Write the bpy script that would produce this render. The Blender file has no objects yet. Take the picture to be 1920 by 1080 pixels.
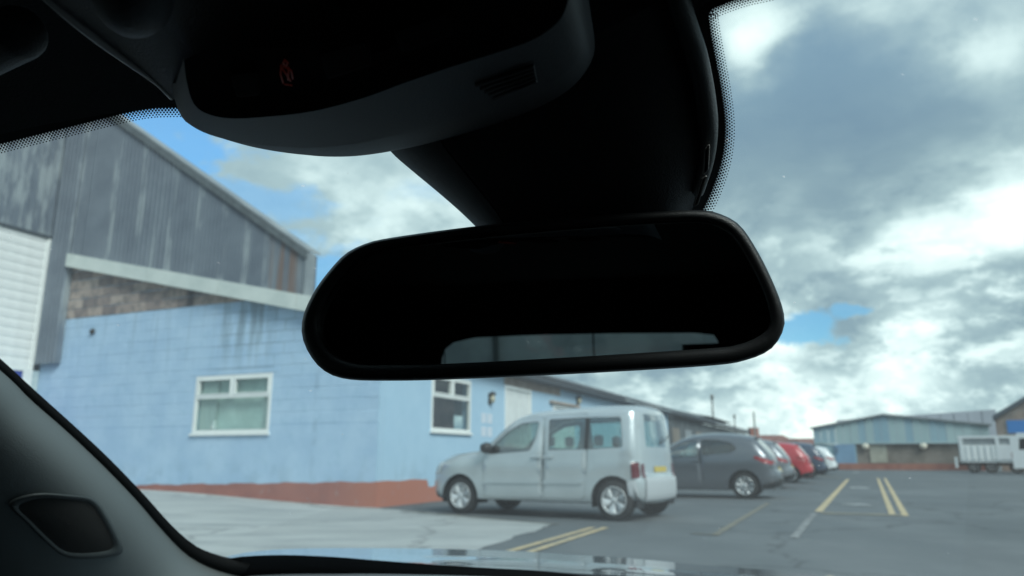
import bpy, math, random
from mathutils import Vector, Matrix
from mathutils.geometry import delaunay_2d_cdt
random.seed(7)
R = math.radians
sc = bpy.context.scene

# ------------------------------------------------------------------ camera
FPX = 1400.0                      # focal length in pixels of the 1920 wide photograph
PITCH = math.atan(317 / FPX)      # the phone looks up a little
H = 0.95                          # height of the lens above the asphalt
AZ = R(23.5)                      # the street runs 23.5 degrees to the right of the lens axis
cam_d = bpy.data.cameras.new('camera')
cam = bpy.data.objects.new('camera', cam_d)
sc.collection.objects.link(cam)
cam.location = (0, 0, H)
cam.rotation_euler = (math.pi / 2 + PITCH, 0, 0)
cam_d.sensor_width = 36.0
cam_d.lens = 36.0 * FPX / 1920
cam_d.clip_start = 0.01
cam_d.clip_end = 3000
cam_d.dof.use_dof = True
cam_d.dof.focus_distance = 0.46
cam_d.dof.aperture_fstop = 10.5
sc.camera = cam

# ------------------------------------------------------------------ sky, sun, exposure
SUN_AZ, SUN_EL = R(148), R(42)
sc.view_settings.view_transform = 'Standard'
sc.view_settings.look = 'None'
sc.view_settings.exposure = 0.62
sc.view_settings.gamma = 1.0
sc.view_settings.use_curve_mapping = False
sc.cycles.use_denoising = True
sc.cycles.max_bounces = 10
sc.cycles.transparent_max_bounces = 24
sc.cycles.caustics_reflective = False
sc.cycles.caustics_refractive = False
sc.cycles.sample_clamp_indirect = 6.0

_c, _s = math.cos(PITCH), math.sin(PITCH)
O = Vector((0, 0, H))
def ray(px, py):
    """direction of the photograph's pixel in the world (survey helper)"""
    x = (px - 960) / FPX; z = (540 - py) / FPX
    return Vector((x, _c - _s * z, _s + _c * z))

world = bpy.data.worlds.new('World'); sc.world = world
world.use_nodes = True
wn = world.node_tree; wn.nodes.clear()
class NT:
    def __init__(self, nt): self.nt = nt
    def n(self, t, **kw):
        nd = self.nt.nodes.new(t)
        for k, v in kw.items(): setattr(nd, k, v)
        return nd
    def l(self, a, b): self.nt.links.new(a, b)
    def setin(self, sock, v):
        if hasattr(v, 'links') or isinstance(v, bpy.types.NodeSocket): self.l(v, sock)
        else: sock.default_value = v
    def math(self, op, a, b=None, c=None, clamp=False):
        m = self.n('ShaderNodeMath', operation=op); m.use_clamp = clamp
        self.setin(m.inputs[0], a)
        if b is not None: self.setin(m.inputs[1], b)
        if c is not None: self.setin(m.inputs[2], c)
        return m.outputs[0]
    def vmath(self, op, a, b=None):
        m = self.n('ShaderNodeVectorMath', operation=op)
        self.setin(m.inputs[0], a)
        if b is not None: self.setin(m.inputs[1], b)
        return m.outputs['Value'] if op in ('LENGTH', 'DISTANCE', 'DOT_PRODUCT') else m.outputs[0]
    def noise(self, vec, scale, detail=4, rough=0.5, color=False, dist=0.0):
        m = self.n('ShaderNodeTexNoise')
        m.inputs['Scale'].default_value = scale; m.inputs['Detail'].default_value = detail
        m.inputs['Roughness'].default_value = rough; m.inputs['Distortion'].default_value = dist
        if vec is not None: self.l(vec, m.inputs['Vector'])
        return m.outputs['Color'] if color else m.outputs['Fac']
    def maprange(self, v, a, b, c=0.0, d=1.0, smooth=True):
        m = self.n('ShaderNodeMapRange'); m.interpolation_type = 'SMOOTHSTEP' if smooth else 'LINEAR'
        m.clamp = True
        self.setin(m.inputs[0], v)
        for i, x in enumerate((a, b, c, d)): self.setin(m.inputs[1 + i], x)
        return m.outputs[0]
    def mix(self, f, a, b, mode='MIX'):
        m = self.n('ShaderNodeMix', data_type='RGBA', blend_type=mode)
        self.setin(m.inputs[0], f); self.setin(m.inputs[6], a); self.setin(m.inputs[7], b)
        return m.outputs[2]
    def ramp(self, v, stops):
        m = self.n('ShaderNodeValToRGB'); e = m.color_ramp.elements
        while len(e) < len(stops): e.new(0.5)
        for el, (p, c) in zip(e, stops): el.position = p; el.color = (*c, 1)
        self.setin(m.inputs[0], v)
        return m.outputs[0]

def build_world():
    g = NT(wn)
    tc = g.n('ShaderNodeTexCoord').outputs['Generated']
    sky = g.n('ShaderNodeTexSky', sky_type='NISHITA')
    sky.sun_disc = False; sky.sun_elevation = SUN_EL; sky.sun_rotation = SUN_AZ
    sky.air_density = 1.0; sky.dust_density = 0.6; sky.ozone_density = 2.0
    d = g.vmath('NORMALIZE', tc)
    sz = g.n('ShaderNodeSeparateXYZ'); g.l(d, sz.inputs[0]); el = sz.outputs[2]
    # torn, wind-drawn edges: warp the direction with two octaves of noise
    w1_ = g.vmath('SUBTRACT', g.noise(d, 3.2, 3, 0.55, True), (0.5, 0.5, 0.5))
    w2_ = g.vmath('SUBTRACT', g.noise(d, 14.0, 6, 0.6, True), (0.5, 0.5, 0.5))
    dw = g.vmath('ADD', d, g.vmath('ADD', g.vmath('MULTIPLY', w1_, (0.14, 0.14, 0.10)), g.vmath('MULTIPLY', w2_, (0.07, 0.07, 0.06))))
    def blob(px, py, rx, rz):
        c = ray(px, py).normalized()
        dv = g.vmath('SUBTRACT', dw, tuple(c))
        return g.vmath('LENGTH', g.vmath('MULTIPLY', dv, (1 / rx, 1 / rx, 1 / rz)))
    flat = g.vmath('MULTIPLY', d, (1, 1, 1.9))
    flatw = g.vmath('ADD', flat, g.vmath('MULTIPLY', w1_, (0.10, 0.10, 0.10)))
    base = g.noise(flatw, 3.4, 6, 0.50)
    fine = g.noise(flatw, 16.0, 9, 0.62)
    low = g.maprange(el, 0.46, 0.10)                       # heaped cumulus low down, a smoother deck overhead
    puff = g.maprange(g.noise(flatw, 8.5, 9, 0.60), 0.46, 0.60)
    puff2 = g.maprange(g.noise(g.vmath('ADD', flatw, (3.1, 1.7, 0.4)), 19.0, 8, 0.60), 0.46, 0.62)
    b = g.math('ADD', g.math('MULTIPLY', base, 0.85), g.math('MULTIPLY_ADD', g.math('SUBTRACT', fine, 0.5), g.math('MULTIPLY_ADD', low, 0.24, 0.10), 0.16))
    b = g.math('ADD', b, g.math('MULTIPLY', g.math('SUBTRACT', puff, 0.5), g.math('MULTIPLY', low, 0.22)))
    b = g.math('ADD', b, g.math('MULTIPLY', g.math('SUBTRACT', puff2, 0.5), g.math('MULTIPLY', low, 0.13)))
    for (px, py, rx, rz, k) in SKY_TONES:
        b = g.math('ADD', b, g.math('MULTIPLY', g.maprange(blob(px, py, rx, rz), 1.0, 0.0), k))
    cloud = g.ramp(b, [(0.20, (0.135, 0.200, 0.255)), (0.42, (0.20, 0.270, 0.305)), (0.60, (0.335, 0.41, 0.42)),
                       (0.76, (0.60, 0.665, 0.645)), (0.98, (0.92, 0.915, 0.82))])
    # the deck overhead is thinner and lets the blue through its shadows
    cloud = g.mix(g.math('MULTIPLY', g.math('MULTIPLY', g.maprange(el, 0.30, 0.55), g.maprange(b, 0.75, 0.42)), 0.88), cloud, (0.120, 0.205, 0.295, 1))
    blue = None
    for (px, py, rx, rz, k) in SKY_HOLES:
        v = g.math('MULTIPLY', g.math('SUBTRACT', 1.25, blob(px, py, rx, rz)), 1.0)
        v = g.math('ADD', v, g.math('MULTIPLY', g.math('SUBTRACT', fine, 0.5), 1.6))
        v = g.math('MULTIPLY', g.maprange(v, 0.10, 0.55), k)
        blue = v if blue is None else g.math('MAXIMUM', blue, v)
    # small gaps between the clouds go on all round the sky
    gaps = g.math('MULTIPLY', g.maprange(g.noise(flatw, 2.1, 7, 0.55), 0.60, 0.70), 0.6)
    blue = g.math('MAXIMUM', blue, gaps)
    skyc = g.mix(1.0, sky.outputs[0], (0.088, 0.140, 0.150, 1), 'MULTIPLY')
    clear = g.maprange(el, 0.15, 0.42, 0.62, 1.0)                 # no white haze low down: the air was washed by showers
    skyc = g.mix(1.0, skyc, clear, 'MULTIPLY')
    col = g.mix(blue, cloud, skyc)
    bg = g.n('ShaderNodeBackground'); g.l(col, bg.inputs[0]); bg.inputs[1].default_value = 1.0
    out = g.n('ShaderNodeOutputWorld'); g.l(bg.outputs[0], out.inputs[0])
# px, py, half width, half height (radians), change of brightness
SKY_TONES = [(1540, 200, .26, .17, -.30), (1640, 370, .26, .10, -.12), (1385, 95, .07, .10, .20), (1830, 110, .09, .05, .20), (1420, 40, .06, .05, .18),
             (1470, 660, .11, .10, .36), (1830, 450, .20, .07, .42), (1640, 500, .16, .05, -.04), (1900, 330, .08, .08, .18), (1560, 560, .12, .03, .12),
             (1560, 700, .10, .025, -.08), (1690, 730, .12, .06, .26), (1850, 690, .14, .05, .06), (1440, 800, .22, .05, .16), (1620, 800, .12, .03, .02), (1790, 600, .09, .06, .26),
             (640, 430, .24, .15, .0), (560, 370, .18, .12, .0), (1880, 800, .12, .05, .06), (1250, 820, .3, .06, .18)]
SKY_HOLES = [(1540, 626, .056, .026, .95), (1645, 604, .032, .012, .85), (285, 275, .10, .050, .90), (440, 375, .10, .028, .55), (610, 520, .08, .04, .75), (120, 120, .25, .09, .9), (520, 460, .06, .03, .45)]
build_world()

sun_d = bpy.data.lights.new('sun', 'SUN'); sun = bpy.data.objects.new('sun', sun_d)
sc.collection.objects.link(sun)
sun_d.energy = 2.1; sun_d.angle = R(26); sun_d.color = (1.0, 0.95, 0.88)
_sd = Vector((math.sin(SUN_AZ) * math.cos(SUN_EL), math.cos(SUN_AZ) * math.cos(SUN_EL), math.sin(SUN_EL)))
sun.rotation_euler = _sd.to_track_quat('Z', 'Y').to_euler()
sun.location = (20, 10, 40)

# ------------------------------------------------------------------ survey frame: s runs down the street, r to its right, from the corner of the blue building
U = Vector((math.sin(AZ), math.cos(AZ), 0)); RV = Vector((math.cos(AZ), -math.sin(AZ), 0)); Z = Vector((0, 0, 1))
def gnd(px, py, z=0.0):
    d = ray(px, py); return O + d * ((z - H) / d.z)
CORNER = gnd(705, 952)
def wp(r, s, z=0.0): return CORNER + RV * r + U * s + Z * z
def on_plane(px, py, p, n):
    d = ray(px, py); return O + d * ((p - O).dot(n) / d.dot(n))
def w1(px, py):
    q = on_plane(px, py, CORNER, U) - CORNER; return q.dot(RV), q.z        # (r, z) on the front block wall (r negative)
def w2(px, py):
    q = on_plane(px, py, CORNER, RV) - CORNER; return q.dot(U), q.z        # (s, z) on the side wall
def sr(px, py):
    q = gnd(px, py) - CORNER; return q.dot(RV), q.dot(U)                   # (r, s) on the ground

# ------------------------------------------------------------------ materials
MATS = {}
def mat(name, col, rough=0.7, metal=0.0, var=0.0, vscale=3.0, bump=0.0, bscale=60.0, coat=0.0, spec=0.5, col2=None, streak=None, emit=None):
    m = bpy.data.materials.new(name); m.use_nodes = True
    g = NT(m.node_tree); p = m.node_tree.nodes['Principled BSDF']
    p.inputs['Roughness'].default_value = rough; p.inputs['Metallic'].default_value = metal
    p.inputs['Specular IOR Level'].default_value = spec
    if coat: p.inputs['Coat Weight'].default_value = coat; p.inputs['Coat Roughness'].default_value = 0.16
    tc = g.n('ShaderNodeTexCoord').outputs['Object']
    c = (*col, 1)
    if var or col2:
        vec = tc
        if streak: vec = g.vmath('MULTIPLY', tc, streak)
        f = g.noise(vec, vscale, 5, 0.6)
        f = g.maprange(f, 0.32, 0.68)
        b = col2 if col2 else tuple(min(1, x * (1 + var)) for x in col)
        a = col if col2 else tuple(x * (1 - var) for x in col)
        c = g.mix(f, (*a, 1), (*b, 1))
    g.setin(p.inputs['Base Color'], c)
    if bump:
        bp = g.n('ShaderNodeBump'); bp.inputs['Strength'].default_value = bump; bp.inputs['Distance'].default_value = 0.01
        g.l(g.noise(tc, bscale, 4, 0.6), bp.inputs['Height']); g.l(bp.outputs[0], p.inputs['Normal'])
    if emit:
        p.inputs['Emission Color'].default_value = (*emit[:3], 1); p.inputs['Emission Strength'].default_value = emit[3]
    MATS[name] = m
    return m
def glass(name, tint, refl=1.0, rough=0.02, dust=0.0, specks=False):
    m = bpy.data.materials.new(name); m.use_nodes = True
    nt = m.node_tree; nt.nodes.clear(); g = NT(nt)
    tr = g.n('ShaderNodeBsdfTransparent'); tr.inputs[0].default_value = (*tint, 1)
    gl = g.n('ShaderNodeBsdfGlossy'); gl.inputs['Roughness'].default_value = rough
    lw = g.n('ShaderNodeLayerWeight'); lw.inputs[0].default_value = 0.5
    fr = g.math('MULTIPLY_ADD', g.math('POWER', lw.outputs['Facing'], 5.0), 0.92, 0.08)
    mx = g.n('ShaderNodeMixShader'); g.l(g.math('MULTIPLY', fr, refl, clamp=True), mx.inputs[0])
    g.l(tr.outputs[0], mx.inputs[1]); g.l(gl.outputs[0], mx.inputs[2])
    last = mx.outputs[0]
    if dust:
        tl = g.n('ShaderNodeBsdfTranslucent'); tl.inputs[0].default_value = (0.9, 0.93, 0.93, 1)
        tc = g.n('ShaderNodeTexCoord').outputs['Object']
        f = g.math('MULTIPLY', g.maprange(g.noise(tc, 7.0, 5, 0.6), 0.3, 0.7, 0.75, 1.25), dust)
        if specks:
            v = g.n('ShaderNodeTexVoronoi'); v.inputs['Scale'].default_value = 42.0
            g.l(g.vmath('ADD', tc, g.vmath('MULTIPLY', g.noise(tc, 160.0, 2, 0.5, True), (0.006, 0.006, 0.006))), v.inputs['Vector'])
            dot = g.maprange(v.outputs['Distance'], 0.060, 0.02)
            keep = g.maprange(g.noise(tc, 31.0, 1), 0.50, 0.60)
            f = g.math('ADD', f, g.math('MULTIPLY', g.math('MULTIPLY', dot, keep), 0.38))
        m2 = g.n('ShaderNodeMixShader'); g.l(f, m2.inputs[0]); g.l(last, m2.inputs[1]); g.l(tl.outputs[0], m2.inputs[2])
        last = m2.outputs[0]
    o = g.n('ShaderNodeOutputMaterial'); g.l(last, o.inputs[0])
    MATS[name] = m
    return m

# ------------------------------------------------------------------ object helpers
COL = sc.collection
class Thing:
    pass
ROOT_M = {}
def tag(o, label=None, cat=None, group=None, kind=None):
    if label: o['label'] = label
    if cat: o['category'] = cat
    if group: o['group'] = group
    if kind: o['kind'] = kind
    return o
def empty(name, loc, rz=0.0, label=None, cat=None, group=None):
    o = bpy.data.objects.new(name, None); COL.objects.link(o)
    o.location = loc; o.rotation_euler = (0, 0, rz); o.empty_display_size = 0.2
    ROOT_M[o.name] = Matrix.Translation(Vector(loc)) @ Matrix.Rotation(rz, 4, 'Z')
    return tag(o, label, cat, group)
def link(name, me, m, parent=None):
    o = bpy.data.objects.new(name, me); COL.objects.link(o)
    if m is not None and not me.materials: me.materials.append(m)
    if parent is not None: o.parent = parent
    return o
def mesh(name, verts, faces, m, parent=None, smooth=False, world_space=False, root=None):
    me = bpy.data.meshes.new(name)
    if world_space and (root or parent) is not None:
        inv = ROOT_M[(root or parent).name].inverted(); verts = [inv @ Vector(v) for v in verts]
    me.from_pydata([tuple(v) for v in verts], [], faces)
    me.validate()
    if smooth: me.shade_smooth()
    me.update()
    return link(name, me, m, parent)
class MB:
    """collects boxes, prisms, tubes, sheets into one mesh"""
    def __init__(self): self.v = []; self.f = []
    def add(self, v, f):
        n = len(self.v); self.v += [Vector(x) for x in v]; self.f += [tuple(i + n for i in q) for q in f]; return self
    def box(self, x0, x1, y0, y1, z0, z1):
        return self.add([(x0, y0, z0), (x1, y0, z0), (x1, y1, z0), (x0, y1, z0), (x0, y0, z1), (x1, y0, z1), (x1, y1, z1), (x0, y1, z1)],
                        [(0, 3, 2, 1), (4, 5, 6, 7), (0, 1, 5, 4), (1, 2, 6, 5), (2, 3, 7, 6), (3, 0, 4, 7)])
    def bevbox(self, x0, x1, y0, y1, z0, z1, b):
        # box with chamfered edges
        xs = (x0, x0 + b, x1 - b, x1); ys = (y0, y0 + b, y1 - b, y1); zs = (z0, z0 + b, z1 - b, z1)
        def ring(z, i):   # octagon at inset level
            a, bb = (b, 0) if i else (2 * b, b)
            return [(x0 + bb + (a - bb), y0 + bb, z), (x1 - a, y0 + bb, z), (x1 - bb, y0 + a, z), (x1 - bb, y1 - a, z), (x1 - a, y1 - bb, z), (x0 + a, y1 - bb, z), (x0 + bb, y1 - a, z), (x0 + bb, y0 + a, z)]
        rs = [ring(z0, 0), ring(z0 + b, 1), ring(z1 - b, 1), ring(z1, 0)]
        v = sum(rs, []); f = [tuple(range(7, -1, -1)), tuple(range(24, 32))]
        for k in range(3):
            for i in range(8): j = (i + 1) % 8; f.append((k * 8 + i, k * 8 + j, k * 8 + 8 + j, k * 8 + 8 + i))
        return self.add(v, f)
    def prism(self, pts, axis, a, b):
        """extrude a 2D polygon along axis 'x','y' or 'z' from a to b"""
        def P(p, h): return (h, p[0], p[1]) if axis == 'x' else ((p[0], h, p[1]) if axis == 'y' else (p[0], p[1], h))
        n = len(pts); v = [P(p, a) for p in pts] + [P(p, b) for p in pts]
        f = [tuple(range(n)), tuple(range(2 * n - 1, n - 1, -1))] + [(i, n + i, n + (i + 1) % n, (i + 1) % n) for i in range(n)]
        return self.add(v, f)
    def tube(self, pts, rad, n=8, closed=False, cap=True):
        pts = [Vector(p) for p in pts]; k = len(pts)
        rads = rad if isinstance(rad, (list, tuple)) else [rad] * k
        rings = []
        up = None
        for i, p in enumerate(pts):
            a = pts[(i - 1) % k] if (closed or i > 0) else p; b = pts[(i + 1) % k] if (closed or i < k - 1) else p
            t = (b - a).normalized()
            if up is None:
                up = Vector((0, 0, 1)) if abs(t.z) < 0.9 else Vector((1, 0, 0))
            e1 = (up - t * up.dot(t)).normalized(); e2 = t.cross(e1); up = e1
            rings.append([p + (e1 * math.cos(q) + e2 * math.sin(q)) * rads[i] for q in [2 * math.pi * j / n for j in range(n)]])
        v = sum(rings, []); f = []
        for i in range(k if closed else k - 1):
            i2 = (i + 1) % k
            for j in range(n): j2 = (j + 1) % n; f.append((i * n + j, i * n + j2, i2 * n + j2, i2 * n + j))
        if cap and not closed: f += [tuple(range(n - 1, -1, -1)), tuple(range((k - 1) * n, k * n))]
        return self.add(v, f)
    def lathe(self, prof, n=28, axis='y', center=(0, 0, 0)):
        """profile of (radius, height along axis)"""
        c = Vector(center); v = []; f = []
        for (r, h) in prof:
            for j in range(n):
                q = 2 * math.pi * j / n; a, b = r * math.cos(q), r * math.sin(q)
                v.append(c + (Vector((a, h, b)) if axis == 'y' else (Vector((a, b, h)) if axis == 'z' else Vector((h, a, b)))))
        for i in range(len(prof) - 1):
            for j in range(n): j2 = (j + 1) % n; f.append((i * n + j, i * n + j2, (i + 1) * n + j2, (i + 1) * n + j))
        return self.add(v, f)
    def grid(self, rows, close=False):
        """rows: list of equally long point lists"""
        n = len(rows[0]); v = sum([list(r) for r in rows], []); f = []
        for i in range(len(rows) - 1):
            for j in range(n if close else n - 1):
                j2 = (j + 1) % n; f.append((i * n + j, i * n + j2, (i + 1) * n + j2, (i + 1) * n + j))
        return self.add(v, f)
    def build(self, name, m, parent=None, smooth=False, world_space=False, root=None):
        return mesh(name, self.v, self.f, m, parent, smooth, world_space, root)
def box(name, x0, x1, y0, y1, z0, z1, m, parent=None): return MB().box(x0, x1, y0, y1, z0, z1).build(name, m, parent)
def catmull(pts, n, closed=False):
    pts = [Vector(p) for p in pts]; k = len(pts)
    def P(i): return pts[i % k] if closed else pts[max(0, min(k - 1, i))]
    seg = k if closed else k - 1
    dense = []
    for i in range(seg):
        p0, p1, p2, p3 = P(i - 1), P(i), P(i + 1), P(i + 2)
        for q in range(12):
            t = q / 12
            dense.append(0.5 * ((2 * p1) + (p2 - p0) * t + (2 * p0 - 5 * p1 + 4 * p2 - p3) * t * t + (3 * p1 - p0 - 3 * p2 + p3) * t ** 3))
    dense.append(P(0).copy() if closed else pts[-1].copy())
    L = [0]
    for a, b in zip(dense, dense[1:]): L.append(L[-1] + (b - a).length)
    out = []; m = n if closed else n - 1; j = 0
    for i in range(n):
        s = L[-1] * i / m
        while j < len(L) - 2 and L[j + 1] < s: j += 1
        d = L[j + 1] - L[j]; out.append(dense[j].lerp(dense[j + 1], (s - L[j]) / d if d > 0 else 0))
    return out
def inside(p, poly):
    x, y = p; c = False; n = len(poly); j = n - 1
    for i in range(n):
        xi, yi = poly[i][0], poly[i][1]; xj, yj = poly[j][0], poly[j][1]
        if (yi > y) != (yj > y) and x < (xj - xi) * (y - yi) / (yj - yi) + xi: c = not c
        j = i
    return c
def cdt(outline, holes=(), extra=(), keep=None):
    """triangulate an outline with holes; returns 2D verts and triangles"""
    vs = []; es = []
    for poly in (outline, *holes):
        n0 = len(vs); vs += [Vector((p[0], p[1])) for p in poly]; es += [(n0 + i, n0 + (i + 1) % len(poly)) for i in range(len(poly))]
    vs += [Vector((p[0], p[1])) for p in extra]
    r = delaunay_2d_cdt(vs, es, [], 0, 1e-5)
    V2, F2 = r[0], r[2]
    out = []
    for f in F2:
        c = ((V2[f[0]].x + V2[f[1]].x + V2[f[2]].x) / 3, (V2[f[0]].y + V2[f[1]].y + V2[f[2]].y) / 3)
        if inside(c, outline) and not any(inside(c, h) for h in holes): out.append(tuple(f))
    return V2, out

# ------------------------------------------------------------------ palette
def M(n): return MATS[n]
mat('asphalt_far', (0.075, 0.08, 0.085), 0.85)
mat('white_paint', (0.78, 0.80, 0.79), 0.55, var=0.05, vscale=4)
mat('upvc', (0.80, 0.82, 0.80), 0.35, var=0.03)
mat('door_white', (0.72, 0.75, 0.74), 0.5, var=0.05)
mat('flashing', (0.55, 0.60, 0.57), 0.6, col2=(0.66, 0.70, 0.66), vscale=2.0, bump=0.1)
mat('roof_sheet', (0.20, 0.23, 0.25), 0.8, col2=(0.30, 0.33, 0.34), vscale=1.2)
mat('gutter', (0.16, 0.19, 0.22), 0.6, col2=(0.24, 0.27, 0.30), vscale=1.5)
mat('fascia_dark', (0.07, 0.09, 0.11), 0.7)
mat('brown_render', (0.30, 0.24, 0.21), 0.9, col2=(0.42, 0.36, 0.31), vscale=2.5, bump=0.3)
mat('yellow_paint', (0.62, 0.47, 0.26), 0.8, col2=(0.40, 0.34, 0.23), vscale=5)
mat('yellow_worn', (0.235, 0.21, 0.15), 0.85, col2=(0.115, 0.12, 0.12), vscale=6)
mat('yellow_faded', (0.32, 0.285, 0.20), 0.85, col2=(0.19, 0.18, 0.15), vscale=4)
mat('white_worn', (0.30, 0.31, 0.31), 0.85, col2=(0.11, 0.115, 0.12), vscale=7)
mat('verge_dark', (0.10, 0.12, 0.13), 0.7, var=0.2)
mat('lamp_black', (0.03, 0.03, 0.03), 0.5)
mat('lamp_glass', (0.55, 0.50, 0.36), 0.3)
mat('sign_pale', (0.62, 0.68, 0.76), 0.6, var=0.08, vscale=14)
mat('blind', (0.66, 0.76, 0.72), 0.8, var=0.12, vscale=2)
mat('room_dark', (0.05, 0.06, 0.07), 0.9)
mat('reflected_brick', (0.10, 0.06, 0.06), 0.9, var=0.4, vscale=2)  # reflection of red brick painted into the colour of the window backing
mat('door_blue_sign', (0.03, 0.06, 0.28), 0.4, col2=(0.10, 0.14, 0.45), vscale=1.5)
mat('black_shed', (0.06, 0.07, 0.08), 0.8, col2=(0.11, 0.13, 0.14), vscale=1.2)
mat('shed_door', (0.25, 0.28, 0.30), 0.8, var=0.2, vscale=1)
mat('pole_wood', (0.22, 0.23, 0.22), 0.9, var=0.3)
mat('brick_red', (0.26, 0.10, 0.08), 0.9, col2=(0.34, 0.15, 0.11), vscale=1.5)
mat('tile_red', (0.19, 0.085, 0.075), 0.9, col2=(0.25, 0.12, 0.10), vscale=1.0)
mat('hall_pale', (0.30, 0.42, 0.44), 0.7, col2=(0.38, 0.50, 0.51), vscale=0.35, streak=(1, 1, 0.25))
mat('hall_blue', (0.22, 0.36, 0.44), 0.7, col2=(0.28, 0.42, 0.48), vscale=0.5, streak=(1, 1, 0.2))
mat('hall_door', (0.17, 0.30, 0.44), 0.6, var=0.1, vscale=0.6)
mat('hall_block', (0.165, 0.15, 0.13), 0.95, col2=(0.25, 0.225, 0.20), vscale=0.9)
mat('hall_beige', (0.36, 0.36, 0.30), 0.9, var=0.1)
mat('lilac_roof', (0.40, 0.43, 0.48), 0.7, var=0.05, vscale=0.1)
mat('rusty_brick', (0.30, 0.20, 0.15), 0.9, col2=(0.20, 0.14, 0.11), vscale=1.2)
mat('sign_blue', (0.05, 0.22, 0.55), 0.5)
mat('flood_lens', (0.75, 0.70, 0.58), 0.2)
mat('rear_wall', (0.42, 0.45, 0.45), 0.9, col2=(0.30, 0.32, 0.33), vscale=0.9)
mat('rear_dark', (0.08, 0.09, 0.09), 0.8)
glass('pane', (0.80, 0.90, 0.88), 1.6)

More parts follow.
